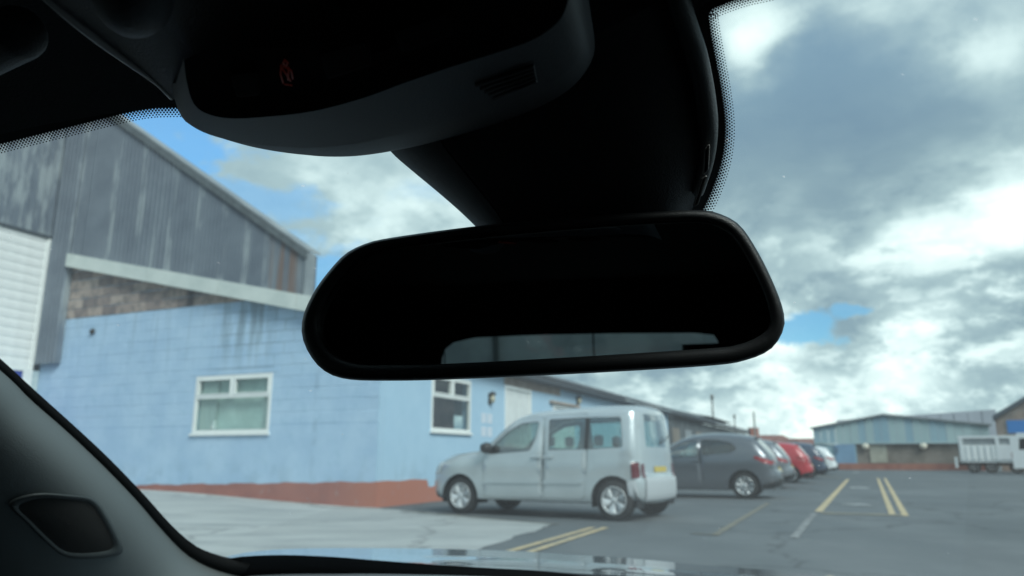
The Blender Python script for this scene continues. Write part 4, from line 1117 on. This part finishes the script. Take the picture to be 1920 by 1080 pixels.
hatch('dark_estate', 'dark estate car with silver roof edge parked right behind the red car', 'navy_car', 1518, 897.5, dz=1.06, dl=0.2)
hatch('white_hatchback', 'white hatchback at the far end of the parked row', 'white_car', 1542, 890.5, dz=1.02)

# --- white caged tipper truck and the van beside it
TP, _n, trz, TX, TZ = facing(1845, 883, 47.0)
tx0, TL = TX(1783), TX(1902) - TX(1783)
tz1, tz0 = TZ(822), TZ(867)
_t = Vector((math.cos(trz), math.sin(trz), 0))
TR = empty('tipper_truck', TP + _t * tx0, trz, 'white high-sided tipper truck parked in front of the far hall', 'truck')
gl = MB(); gl.box(0.55, TL + .3, 0, 2.0, tz0, tz0 + .12); gl.build('bed', M('white_car'), TR)
for a, b in ((0.55, 0.72), (2.45, 2.65), (TL - .1, TL + .1)): box('body_post', a, b, -0.06, 0.05, tz0 + .121, tz1, M('white_car'), TR)
for a, b in ((0.725, 2.445), (2.655, TL - .105)):
    p = box('side_panel', a, b, -0.02, 0.03, tz0 + .121, tz0 + (tz1 - tz0) * .72, M('white_paint'), TR)
    for k in range(5): xx = a + (b - a) * (k + .5) / 5; box('rib', xx - .06, xx + .06, -0.055, -0.021, tz0 + .16, tz0 + (tz1 - tz0) * .70, M('white_car'), p)
box('top_rail', 0.5, TL + .2, -0.07, 0.06, tz1 + .001, tz1 + .16, M('white_car'), TR)
box('mesh_panel', 0.725, TL - .12, 0.0, 0.02, tz0 + (tz1 - tz0) * .725, tz1, M('roof_sheet'), TR)
box('far_side', 0.55, TL + .2, 1.95, 2.0, tz0 + .121, tz1 + .1, M('white_paint'), TR)
box('tailboard', 0.50, 0.549, 0.0, 2.0, tz0, tz1, M('white_paint'), TR)
box('chassis', 0.4, TL + .6, 0.5, 1.5, .45, tz0 - .01, M('black_trim'), TR)
box('rear_lamp_board', 0.2, 0.35, 0.05, 0.5, .3, .95, M('white_car'), TR); box('warning_plate', TL - .85, TL - .35, -0.045, -0.021, tz0 + .25, tz0 + .5, M('plate_yellow'), TR)
for x in (1.2, 2.1, TL + .1): wheel(TR, x, 0.2, 0.38, -1, 6, 'rim_dull', 0.26); wheel(TR, x, 1.8, 0.38, 1, 6, 'rim_dull', 0.26)
CB = MB(); CB.prism([(TL + .35, .45), (TL + .35, 2.35), (TL + 1.5, 2.35), (TL + 2.0, 1.5), (TL + 2.15, .45)], 'y', 0.0, 2.0); CB.build('cab', M('white_car'), TR)
VP_, _n, vrz, VX, VZ = facing(1905, 886, 42.0)
PV = empty('white_panel_van', VP_ + Vector((math.cos(vrz), math.sin(vrz), 0)) * VX(1899), vrz, 'white panel van cut off by the right edge beside the tipper truck', 'van')
MB().prism([(0.0, .35), (0.0, 1.0), (.12, 1.9), (.35, 2.25), (5.0, 2.3), (5.1, .35)], 'y', 0, 1.9).build('body', M('white_car'), PV)
for s, y in ((-1, .1), (1, 1.8)):
    for x in (.9, 4.0): wheel(PV, x, y - .03 * -s, .34, s, 6, 'alloy', .22)
MB().prism([(.35, 1.35), (.42, 1.95), (1.1, 1.98), (1.1, 1.35)], 'y', -0.006, -0.001).build('window', M('dark_glass'), PV)
MB().box(-.03, 0.02, .2, .45, .85, 1.2).build('lamp', M('tail_red'), PV)

# ------------------------------------------------------------------ the car we sit in
mat('black_plastic', (0.036, 0.041, 0.047), 0.62, bump=0.25, bscale=900, spec=0.4)
mat('console_plastic', (0.040, 0.046, 0.054), 0.62, bump=0.2, bscale=900, spec=0.4)
mat('console_gloss', (0.003, 0.003, 0.0035), 0.9, spec=0.03)
mat('roof_cloth', (0.034, 0.037, 0.040), 0.95, bump=0.5, bscale=500, spec=0.2)
mat('mirror_plastic', (0.012, 0.013, 0.014), 0.42, bump=0.15, bscale=1200)
mat('pillar_plastic', (0.145, 0.165, 0.168), 0.80, bump=0.12, bscale=700, spec=0.3)
mat('edge_highlight', (0.10, 0.11, 0.115), 0.5, bump=0.2, bscale=900)  # paler than the cover plastic: the ridge's highlight is put into the colour
mat('button_black', (0.005, 0.0055, 0.006), 0.9, spec=0.04)
mat('rubber', (0.008, 0.009, 0.010), 0.8, spec=0.2)
mat('frit', (0.004, 0.004, 0.005), 0.6, spec=0.3)
mat('grille_cloth', (0.035, 0.036, 0.035), 0.9, bump=0.9, bscale=1500)
mat('dash_top', (0.20, 0.23, 0.26), 0.55, bump=0.2, bscale=400)
mat('bonnet_paint', (0.34, 0.43, 0.52), 0.16, metal=0.75, coat=1.0)
M('bonnet_paint').node_tree.nodes['Principled BSDF'].inputs['Coat Roughness'].default_value = 0.03
mat('seal_trim', (0.30, 0.30, 0.29), 0.45)
mat('cabin_dark', (0.012, 0.013, 0.014), 0.95, spec=0.1)
mat('icon_red', (0.05, 0.006, 0.004), 0.6, emit=(0.55, 0.05, 0.02, 0.012))
glass('windscreen_glass', (0.815, 0.945, 0.975), 0.35, dust=0.052, specks=True)
glass('side_glass', (0.80, 0.90, 0.88), 1.0)
mm_ = bpy.data.materials.new('mirror_glass'); mm_.use_nodes = True
_p = mm_.node_tree.nodes['Principled BSDF']; _p.inputs['Metallic'].default_value = 1; _p.inputs['Roughness'].default_value = 0.0; _p.inputs['Base Color'].default_value = (0.44, 0.48, 0.48, 1)
MATS['mirror_glass'] = mm_

LC = -0.15                                  # centre line of the car, seen from the lens
CAR = empty('own_car', O + RV * LC + U * 0.3 - Z * H, RZ, 'car interior around the viewer with rear view mirror, overhead console and windscreen', 'car')
def cf(lat, fw, up): return O + RV * lat + U * fw + Z * up
def P_up(px, py, up): d = ray(px, py); return O + d * (up / d.z)
def P_d(px, py, dist): return O + ray(px, py).normalized() * dist
def ws_fwd(lat, up): return 0.44 + (0.16 - up) / 0.55 - 0.40 * (lat - LC) ** 2
def WS(px, py, inset=0.0):
    d = ray(px, py).normalized(); lo, hi = 0.0, 6.0
    for _ in range(44):
        m = (lo + hi) / 2; p = d * m
        if p.dot(U) - ws_fwd(p.dot(RV), p.z) + inset < 0: lo = m
        else: hi = m
    return O + d * lo
def part(name, mb, m, parent=None, smooth=True):
    o = mb.build(name, M(m), parent or CAR, smooth, True, CAR); return o
def px_curve(pts, n): return [(v.x, v.y) for v in catmull([(*p, 0) for p in pts], n)]

# windscreen, one curved pane
rows = []
for i in range(15):
    up = 0.235 - i * 0.030
    rows.append([cf(LC + l, ws_fwd(LC + l, up), up) for l in [(-0.66 - (0.235 - up) * .22) * (1 - 2 * j / 24) for j in range(25)]])
part('windscreen', MB().grid(rows), 'windscreen_glass')

# black ceramic border: header band and the patch round the sensor cover
hdr_edge = px_curve([(-700, 440), (-400, 368), (-200, 322), (0, 270), (150, 233), (240, 211), (290, 203), (335, 202), (450, 200), (640, 215)], 60)
b = MB()
lo = [WS(x, y, 0.004) for x, y in hdr_edge]; hi_ = [WS(x, y - 60, 0.004) for x, y in hdr_edge]
b.grid([hi_, lo])
fr_r = px_curve([(1560, -60), (1460, -22), (1395, -6), (1345, 12), (1329, 24), (1332, 60), (1341, 110), (1352, 170), (1359, 230), (1357, 275), (1349, 315), (1335, 355), (1318, 392), (1296, 432), (1270, 470)], 90)
lo = [WS(x, y, 0.004) for x, y in fr_r]; hi_ = [WS(x - 110, y - (60 if i < 12 else 0), 0.004) for i, (x, y) in enumerate(fr_r)]
b.grid([hi_, lo])
hr_ = [(l_, .232 - .03 * (l_ / .5) ** 2) for l_ in (-.06, 0.03, .12, .2, .28, .36, .44, .52)]
b.grid([[cf(l_, ws_fwd(l_, u_ - k_) - .004, u_ - k_) for l_, u_ in hr_] for k_ in (0, .008)])
part('ceramic_border', b, 'frit')
dots = MB()
def dot_rows(curve, side, nrow, pitch, gap, r0, r1, dash=1.0):
    # staggered rows of printed dots that shrink away from the band
    L = [0]
    for a, c in zip(curve, curve[1:]): L.append(L[-1] + math.hypot(c[0] - a[0], c[1] - a[1]))
    for k in range(nrow):
        s = pitch * (0.5 if k % 2 else 0.0); j = 0
        while s < L[-1]:
            while j < len(L) - 2 and L[j + 1] < s: j += 1
            t = (s - L[j]) / max(1e-6, L[j + 1] - L[j]); a, c = curve[j], curve[j + 1]
            tx, ty = c[0] - a[0], c[1] - a[1]; l = math.hypot(tx, ty) or 1
            nx, ny = side * -ty / l, side * tx / l
            o = gap * (k + 0.1); cx, cy = a[0] + tx * t + nx * o, a[1] + ty * t + ny * o
            rr = r0 + (r1 - r0) * k / (nrow - 1)
            v = [WS(cx + rr * math.cos(q), cy + rr * dash * math.sin(q), 0.0045) for q in [math.pi * 2 * i / 7 for i in range(7)]]
            dots.add(v, [tuple(range(7))]); s += pitch
dot_rows(fr_r, -1, 5, 5.6, 4.3, 2.9, 1.3)
dot_rows(hdr_edge, 1, 5, 6.2, 4.0, 2.7, 1.5)
do = part('ceramic_dots', dots, 'frit', smooth=False); do['kind'] = 'stuff'

# headlining: front edge on the glass, then up and back over the cabin
edge = px_curve([(-900, 478), (-700, 425), (-400, 350), (-200, 303), (0, 252), (150, 222), (280, 204), (400, 196), (600, 190), (900, 192), (1000, 186), (1075, 162), (1150, 122), (1250, 62), (1335, -2)], 90)
e0 = [WS(x, y, 0.008) for x, y in edge] + [cf(l_, ws_fwd(l_, u_) - .008, u_) for l_, u_ in ((0.0, .222), (.06, .224), (.14, .224), (.22, .222), (.30, .218), (.38, .212), (.45, .205), (.50, .198), (.56, .19))]
def back(p, df, du): return p - U * df + Z * du
roofz = O.z + 0.262
r1 = [back(p, 0.03, 0.010) for p in e0]; r2 = [back(p, 0.09, 0.026) for p in e0]
r3 = [Vector((p.x, p.y, roofz)) - U * 0.22 for p in e0]; r4 = [Vector((p.x, p.y, roofz + .01)) - U * ((p - O).dot(U) + 0.5) for p in e0]; r5 = [Vector((p.x, p.y, roofz - .02)) - U * ((p - O).dot(U) + 1.36) for p in e0]
part('headlining', MB().grid([e0, r1, r2, r3, r4, r5]), 'roof_cloth')

# overhead console
K0 = px_curve([(322, 150), (326, 180), (336, 208), (352, 226), (400, 248), (480, 274), (560, 289), (630, 294), (700, 289), (800, 270), (900, 242), (990, 210), (1050, 180), (1088, 148), (1107, 112), (1106, 70), (1095, 20), (1088, -30)], 80)
K1 = px_curve([(345, 110), (350, 150), (362, 190), (385, 210), (430, 220), (500, 217), (590, 206), (680, 182), (760, 153), (850, 122), (930, 97), (1000, 72), (1045, 40), (1062, 10), (1070, -30), (1072, -70), (1074, -90), (1076, -110)], 80)
K2 = px_curve([(400, 90), (404, 130), (412, 160), (430, 176), (470, 184), (520, 180), (590, 170), (680, 146), (760, 118), (850, 86), (930, 60), (985, 36), (1010, 5), (1020, -30), (1024, -60), (1026, -80), (1028, -100), (1030, -120)], 80)
k0 = [P_up(x, y, 0.178) for x, y in K0]; k0b = [p + Z * 0.006 + U * 0.006 for p in k0]; k0c = [p + Z * 0.06 - U * 0.02 for p in k0]
k1 = [P_up(x, y, 0.150) for x, y in K1]
km = [a.lerp(c, .5) - Z * 0.006 for a, c in zip(k0, k1)]; kq = [a.lerp(c, .15) - Z * 0.003 for a, c in zip(k0, k1)]
con = part('overhead_console', MB().grid([k0c, k0b, k0, kq, km, k1]), 'console_plastic')
k1i = [p - Z * 0.0005 for p in k1]; k2 = [P_up(x, y, 0.152) for x, y in K2]
mid = sum(k2, Vector()) / len(k2)
k3 = [p.lerp(mid, .6) for p in k2]; k4 = [p.lerp(mid, .98) for p in k2]
for q in (k2, k3, k4):
    for p in q: p.z = O.z + 0.153
part('control_panel', MB().grid([k1i, k2, k3, k4]), 'console_gloss', con)
cap = MB().grid([[P_up(x, y, 0.15) for x, y in ((100, -60), (400, -60), (700, -60), (1090, -60))], [P_up(x, y, 0.15) for x, y in ((60, 20), (360, 130), (700, 60), (1090, -30))]])
# roof-side face left of the controls
lf = [px_curve([(66, -20), (120, 22), (180, 68), (240, 113), (290, 152), (322, 184)], 20), px_curve([(250, -60), (290, -10), (330, 40), (360, 90), (372, 140), (375, 190)], 20)]
lv = [[P_up(x, y, 0.176) for x, y in lf[0]], [P_up(x, y, 0.168) for x, y in lf[1]], [P_up(x + 300, y - 40, 0.166) for x, y in lf[1]]]
part('console_shell', MB().grid(lv), 'black_plastic', con)
part('edge_trim', MB().tube([P_up(x, y, 0.1765) for x, y in lf[0]], [0.0012 + 0.0016 * math.sin(math.pi * min(1, i / 17)) for i in range(20)], 8), 'seal_trim', con)
# map lamp lens
lens = MB()
ctr = P_up(250, -4, 0.160); ex = (P_up(320, 26, 0.160) - ctr); ey = (P_up(225, 40, 0.160) - ctr)
rws = []
for i in range(8):
    a = i / 7 * math.pi / 2
    rws.append([ctr + (ex * math.cos(q) + ey * math.sin(q)) * math.cos(a) - Z * 0.012 * math.sin(a) for q in [2 * math.pi * j / 28 for j in range(28)]])
lens.grid(rws, True)
part('map_lamp', lens, 'lens_black', con) if 'lens_black' in MATS else part('map_lamp', lens, 'console_plastic', con)
# microphone grille
gq = [(889, 131), (1000, 93), (1006, 128), (930, 163)]
gw = [P_up(x, y, 0.158) for x, y in gq]; ctrg = sum(gw, Vector()) / 4
nrm = (gw[1] - gw[0]).cross(gw[3] - gw[0]).normalized()
if nrm.dot(O - ctrg) < 0: nrm = -nrm
g = MB(); g.add([p + nrm * 0.006 for p in gw], [(0, 1, 2, 3)]); gr = part('microphone_grille', g, 'rubber', con, False)
for k in range(5):
    t = (k + .5) / 5; a, c = gw[0].lerp(gw[3], t), gw[1].lerp(gw[2], t)
    part('slat', MB().tube([a + nrm * .0065, c + nrm * .0065], 0.0009, 6), 'console_plastic', gr)
# rocker buttons on the control panel
for bq in ([(432, 138), (486, 132), (490, 178), (444, 184)], [(600, 100), (690, 74), (700, 122), (612, 150)], [(740, 58), (840, 26), (850, 66), (752, 100)]):
    q = [P_up(x, y, 0.1512) for x, y in round_poly(bq, 10)]; n_ = len(q)
    q2 = [p + (O - p).normalized() * .0022 for p in q]; c_ = sum(q2, Vector()) / n_
    q3 = [p.lerp(c_, .12) + (O - p).normalized() * .0008 for p in q2]
    part('rocker_button', MB().grid([q, q2, q3], True).add(q3, [tuple(range(n_))]), 'button_black', con)
# belt warning symbol: a seated figure with a strap
def icon(px, py): return P_up(px, py, 0.1505)
ic = MB()
for pl_ in ([(534, 112), (540, 118), (537, 124), (531, 119), (534, 112)], [(527, 122), (526, 140), (531, 156)], [(531, 124), (546, 132), (549, 148)], [(529, 128), (545, 152)], [(533, 158), (548, 160)], [(541, 126), (540, 150)]):
    ic.tube([icon(*p) for p in pl_], 0.00035, 5)
part('belt_warning_light', ic, 'icon_red', con)
# visor hinge at the far left
vh = MB()
c0, c1 = P_up(-60, 110, 0.185), P_up(58, 50, 0.185)
vh.tube([c0.lerp(c1, t) for t in (0, .4, .8, .86, .91, .95, .98, 1)], [0.012, 0.012, 0.012, 0.0115, 0.0102, 0.008, 0.005, 0.001], 20)
part('visor_hinge', vh, 'black_plastic')

# cover over the mirror stalk and sensors, moulded to the glass
HLf = px_curve([(690, 215), (720, 265), (736, 288), (770, 318), (830, 368), (893, 424), (960, 490)], 30)
HRt = px_curve([(1270, -20), (1292, 50), (1310, 105), (1324, 175), (1331, 240), (1328, 290), (1314, 345), (1297, 395), (1268, 470)], 30)
rows = []
for k in range(30):
    a, c = WS(*HLf[k], 0.012), WS(*HRt[k], 0.012); row = []
    for j in range(25):
        t = j / 24; p = a.lerp(c, t); bulge = 0.034 * (1 - (2 * t - 1) ** 4) * (0.55 + 0.45 * k / 29)
        p = p - U * bulge * 0.55 - Z * bulge * 0.75; row.append(p)
    rows.append(row)
cov = part('sensor_cover', MB().grid(rows), 'black_plastic')
ja = MB().tube([rows[k][int(6 + 0.0 * k)] - U * 0.0006 - Z * .0006 for k in range(3, 30)], 0.0006, 5); part('seam', ja, 'rubber', cov)
part('edge_roll', MB().tube([r[-1] - U * 0.006 - Z * .004 for r in rows[:23]], [.0055 - .002 * max(0, i - 14) / 8 for i in range(23)], 10), 'edge_highlight', cov)
for (poly) in ([(1321, 282), (1329, 272), (1327, 318), (1319, 326)], [(1316, 336), (1324, 330), (1308, 382), (1301, 386)]):
    q = [WS(*p, 0.042) for p in poly]
    s_ = part('vent_slot', MB().add(q, [(0, 1, 2, 3)]), 'rubber', cov, False)
    part('slot_rim', MB().tube(q, 0.0006, 5, closed=True), 'seal_trim', s_)

# rear view mirror
Mq = ray(1085, 632).normalized() * 0.43
Tq = RV * LC + U * -1.35 + Z * 0.08
mn = ((-Mq).normalized() + (Tq - Mq).normalized()).normalized()
def MPt(px, py, out=0.0): d = ray(px, py); return O + d * ((Mq.dot(mn) + out) / d.dot(mn))
OUTP = [(893, 424), (1100, 405), (1240, 396), (1310, 394), (1345, 399), (1386, 421), (1420, 470), (1450, 530), (1469, 583), (1469, 618), (1446, 654), (1400, 675), (1330, 686), (1100, 700), (860, 711), (730, 714), (650, 711), (607, 695), (580, 664), (566, 628), (569, 590), (590, 545), (617, 508), (645, 478), (675, 461), (725, 447)]
OUT = [(v.x, v.y) for v in catmull([(*p, 0) for p in OUTP], 120, True)]
INP = [(893, 444), (1100, 425), (1240, 415), (1305, 413), (1340, 418), (1372, 438), (1400, 480), (1428, 535), (1444, 583), (1442, 612), (1420, 632), (1380, 647), (1330, 653), (1100, 668), (860, 681), (730, 684), (668, 682), (628, 668), (606, 645), (596, 618), (600, 590), (620, 548), (645, 515), (668, 490), (695, 473), (735, 464)]
INN = [(v.x, v.y) for v in catmull([(*p, 0) for p in INP], 120, True)]
cc = MPt(1020, 556); 
ring_s = [MPt(x, y, -0.010) for x, y in OUT]          # silhouette, a little behind the rim
def sc_ring(ring, k, d): c = sum(ring, Vector()) / len(ring); return [c + (p - c) * k - mn * d for p in ring]
rim = [MPt(x * .985 + a * .015, y * .985 + b_ * .015) for (x, y), (a, b_) in zip(OUT, INN)]
rim2 = [MPt(x * .80 + a * .20, y * .80 + b_ * .20, 0.0035) for (x, y), (a, b_) in zip(OUT, INN)]
rim3 = [MPt(x * .12 + a * .88, y * .12 + b_ * .88, 0.0025) for (x, y), (a, b_) in zip(OUT, INN)]
inn = [MPt(x, y, 0.0) for x, y in INN]; inn2 = [MPt(x, y, -0.0025) for x, y in INN]
bk1, bk2, bk3, bk4 = sc_ring(ring_s, .985, .010), sc_ring(ring_s, .92, .020), sc_ring(ring_s, .70, .030), sc_ring(ring_s, .05, .034)
mirr = part('rear_view_mirror', MB().grid([inn2, inn, rim3, rim2, rim, ring_s, bk1, bk2, bk3, bk4], True), 'mirror_plastic')
gl_ = MB(); ring = [MPt(x, y, -0.0022) for x, y in INN]; gl_.add(ring, [tuple(range(len(ring)))]); part('mirror_glass', gl_, 'mirror_glass', mirr, False)
part('mirror_stalk', MB().tube([cc - mn * 0.03, cc - mn * 0.055 + Z * .02, cc - mn * 0.085 + Z * 0.05], [.016, .013, .016], 12), 'mirror_plastic', mirr)

# left A pillar trim
A_ = px_curve([(-330, 395), (-160, 535), (0, 672), (60, 727), (130, 790), (200, 855), (268, 925), (322, 985), (368, 1024), (420, 1046), (470, 1056)], 50)
A2 = px_curve([(-350, 410), (-175, 552), (0, 694), (58, 750), (122, 806), (190, 870), (254, 936), (304, 994), (350, 1040), (400, 1067), (455, 1082)], 50)
Bc = px_curve([(-385, 435), (-210, 578), (-25, 722), (36, 778), (104, 838), (172, 903), (232, 972), (280, 1030), (325, 1075), (370, 1110), (420, 1130)], 50)
Cc = px_curve([(-440, 475), (-265, 618), (-85, 768), (-22, 826), (46, 890), (115, 958), (172, 1028), (222, 1090), (265, 1140), (310, 1180), (350, 1210)], 50)
Dc = px_curve([(-800, 720), (-640, 830), (-500, 930), (-430, 980), (-360, 1040), (-290, 1110), (-220, 1190), (-160, 1260), (-100, 1330), (-60, 1390), (-20, 1450)], 50)
ra = [WS(x, y, 0.006) for x, y in A_]; ra2 = [WS(x, y, 0.018) for x, y in A2]
def pull(p, k): return O + (p - O) * k
def P_lat(px, py, lat): d = ray(px, py); return O + d * (lat / d.dot(RV))
la = [(p - O).dot(RV) for p in ra2]
rb = [P_lat(x, y, l + 0.070) for (x, y), l in zip(Bc, la)]
rcur = [P_lat(x, y, l + 0.080) for (x, y), l in zip(Cc, la)]; rdd = [P_lat(x, y, l - 0.30) for (x, y), l in zip(Dc, la)]
part('screen_seal', MB().grid([[p + U * .02 - RV * .03 for p in ra], ra, ra2, [p + U * .02 - RV * .03 for p in ra2]]), 'rubber')
def lerp_rows(a, b, k): return [p.lerp(q, k) for p, q in zip(a, b)]
# smooth turn from the lit reveal to the inner face
def bez(k):
    out = []
    for p0, p1, p2, p3 in zip(ra2, rb, rcur, rdd):
        pts = [p0, p1, p2, p3]; out.append(pts)
    return out
ctrl = bez(0); rows = [[] for _ in range(25)]
for pts in ctrl:
    for i in range(25):
        t = i / 24; rows[i].append(pts[0] * (1 - t) ** 3 + pts[1] * 3 * t * (1 - t) ** 2 + pts[2] * 3 * t * t * (1 - t) + pts[3] * t ** 3)
pil = part('windscreen_pillar', MB().grid(rows), 'pillar_plastic')
# tweeter let into the pillar: project its outline onto the trim
from mathutils.bvhtree import BVHTree
_mb = MB().grid(rows); bvh = BVHTree.FromPolygons([tuple(v) for v in _mb.v], _mb.f)
def on_pillar(px, py, lift=0.0):
    d = ray(px, py).normalized(); h = bvh.ray_cast(O, d)
    p = h[0] if h[0] is not None else O + d * 0.9
    return p - d * lift
TW = px_curve([(18, 948), (32, 934), (75, 925), (130, 928), (168, 933), (188, 948), (210, 985), (227, 1020), (226, 1036), (200, 1044), (150, 1047), (116, 1040), (80, 1010), (45, 975)], 60)
TW = [(v.x, v.y) for v in catmull([(p[0], p[1], 0) for p in [(18, 948), (32, 934), (75, 925), (130, 928), (168, 933), (188, 948), (210, 985), (227, 1020), (226, 1036), (200, 1044), (150, 1047), (116, 1040), (80, 1010), (45, 975)]], 72, True)]
tcx = sum(p[0] for p in TW) / 72; tcy = sum(p[1] for p in TW) / 72
def trow(k, lift): return [on_pillar(tcx + (x - tcx) * k, tcy + (y - tcy) * k, lift) for x, y in TW]
tw = part('tweeter', MB().grid([trow(1.03, -0.002), trow(1.0, 0.0035), trow(.96, 0.0055), trow(.90, 0.0040), trow(.84, -0.0005)], True), 'pillar_dark')  if 'pillar_dark' in MATS else None
if tw is None:
    mat('pillar_dark', (0.05, 0.06, 0.062), 0.5, bump=0.2, bscale=700)
    tw = part('tweeter', MB().grid([trow(1.03, -0.002), trow(1.0, 0.0035), trow(.96, 0.0055), trow(.90, 0.0040), trow(.84, 0.0010)], True), 'pillar_dark', pil)
part('grille', MB().grid([trow(.86, 0.0012), trow(.6, 0.0030), trow(.3, 0.0042), trow(.02, 0.0045)], True), 'grille_cloth', tw)

# dashboard top, scuttle and bonnet
cu = px_curve([(395, 1055), (440, 1045), (500, 1041), (560, 1041), (640, 1045), (700, 1050), (850, 1061), (1000, 1070), (1120, 1082), (1400, 1112), (1800, 1150)], 50)
cl = px_curve([(420, 1088), (450, 1076), (500, 1072), (560, 1070), (640, 1070), (700, 1070), (850, 1073), (1000, 1079), (1120, 1092), (1400, 1122), (1800, 1160)], 50)
part('scuttle_seal', MB().grid([[WS(x, y, 0.002) for x, y in cu], [WS(x, y, 0.012) for x, y in cl], [WS(x, y, 0.012) - Z * .04 for x, y in cl]]), 'rubber')
dk = [WS(x, y, 0.014) for x, y in cl]
part('dashboard', MB().grid([[p - Z * .004 for p in dk], [p - U * .12 - Z * .018 for p in dk], [p - U * .30 - Z * .045 for p in dk], [p - U * .42 - Z * .10 for p in dk], [p - U * .44 - Z * .4 for p in dk]]), 'dash_top')
bf = px_curve([(330, 1062), (400, 1050), (450, 1038), (510, 1031), (600, 1028), (750, 1028), (900, 1031), (1000, 1035), (1080, 1041), (1160, 1045), (1260, 1054), (1320, 1060), (1420, 1067), (1540, 1077), (1700, 1092), (1900, 1112)], 60)
far = [P_d(x, y, 1.75) for x, y in bf]
near = [WS(x, y + 34, -0.03) for x, y in bf]
rws = [[p + U * .10 - Z * .10 for p in far], [p + U * .06 - Z * .028 for p in far], far]
for k in (.25, .5, .75, 1.0):
    rws.append([a.lerp(c, k) + Z * (0.022 * math.sin(math.pi * k)) * 0.0 - Z * 0.012 * math.sin(math.pi * k) for a, c in zip(far, near)])
bon = part('bonnet', MB().grid(rws), 'bonnet_paint')

# rest of the cabin: doors with side glass, tailgate with the rear window, seats
def cbox(name, l0, l1, f0, f1, u0, u1, m, parent=None):
    v = [cf(l, f, u) for u in (u0, u1) for (l, f) in ((l0, f0), (l1, f0), (l1, f1), (l0, f1))]
    return part(name, MB().add(v, [(0, 3, 2, 1), (4, 5, 6, 7), (0, 1, 5, 4), (1, 2, 6, 5), (2, 3, 7, 6), (3, 0, 4, 7)]), m, parent, False)
for sg_ in (-1, 1):
    l = LC + sg_ * 0.74
    cbox('door_card', min(l, l + sg_ * .05), max(l, l + sg_ * .05), -0.55, 0.85, -0.75, -0.12, 'cabin_dark')
    cbox('roof_rail', min(l - sg_ * .12, l + sg_ * .05), max(l - sg_ * .12, l + sg_ * .05), -1.36, 0.32, 0.20, 0.30, 'cabin_dark')
    cbox('rear_quarter_blocker', min(l, l + sg_ * .05), max(l, l + sg_ * .05), -1.36, (-0.02 if sg_ < 0 else -0.02), -0.75, 0.20, 'cabin_dark')  # unseen side panel, run forward to keep side light out of the cabin
    part('side_window', MB().add([cf(l, -0.02, -0.12), cf(l, 0.62, -0.12), cf(l - sg_ * .06, 0.30, 0.20), cf(l - sg_ * .06, -0.02, 0.20)], [(0, 1, 2, 3)]), 'side_glass', None, False)
l = LC + 0.74
part('far_pillar', MB().tube([cf(LC + .73, 0.80, -0.16), cf(LC + .64, 0.26, 0.21)], [.05, .04], 8), 'black_plastic')
cbox('roof', LC - .82, LC + .82, -1.36, 0.12, 0.285, 0.295, 'cabin_dark')
cbox('floor', LC - .8, LC + .8, -1.36, 1.0, -0.80, -0.75, 'cabin_dark')
cbox('bulkhead', LC - .8, LC + .8, 0.95, 1.0, -0.75, -0.30, 'cabin_dark')
# opening of the rear window, as the mirror shows it
REAR = -1.35
def rear_hit(px, py):
    q = MPt(px, py) - O; d = q.normalized(); r = d - mn * 2 * d.dot(mn); t = (REAR - q.dot(U)) / r.dot(U); w = q + r * t
    return (w.dot(RV), w.z)
rw = [rear_hit(*p) for p in ((828, 672), (834, 655), (850, 642), (890, 633), (1000, 628), (1150, 625), (1300, 624), (1338, 628), (1346, 640))]
rw = rw + [(rw[-1][0] + .02, -0.22), (rw[0][0] - .02, -0.22)]
fr_o = [(LC - .82, -.76), (LC + .82, -.76), (LC + .82, .30), (LC - .82, .30)]
P2, T2 = cdt(fr_o, [rw])
part('tailgate', MB().add([cf(v.x, REAR, v.y) for v in P2], T2), 'cabin_dark', None, False)
part('rear_window', MB().add([cf(x, REAR - .01, z) for x, z in rw], [tuple(range(len(rw)))]), 'side_glass', None, False)
for lt in (-0.42, 0.16):
    sb_ = MB()
    c = cf(lt, -0.95, -0.15)
    cbox('rear_seat', lt - .26, lt + .26, -1.05, -0.90, -0.6, -0.10, 'cabin_dark')
hr = rear_hit(1310, 652)
cbox('rear_headrest', hr[0] - .055, hr[0] + .07, -1.28, -1.18, -0.10, hr[1] + .012, 'cabin_dark')
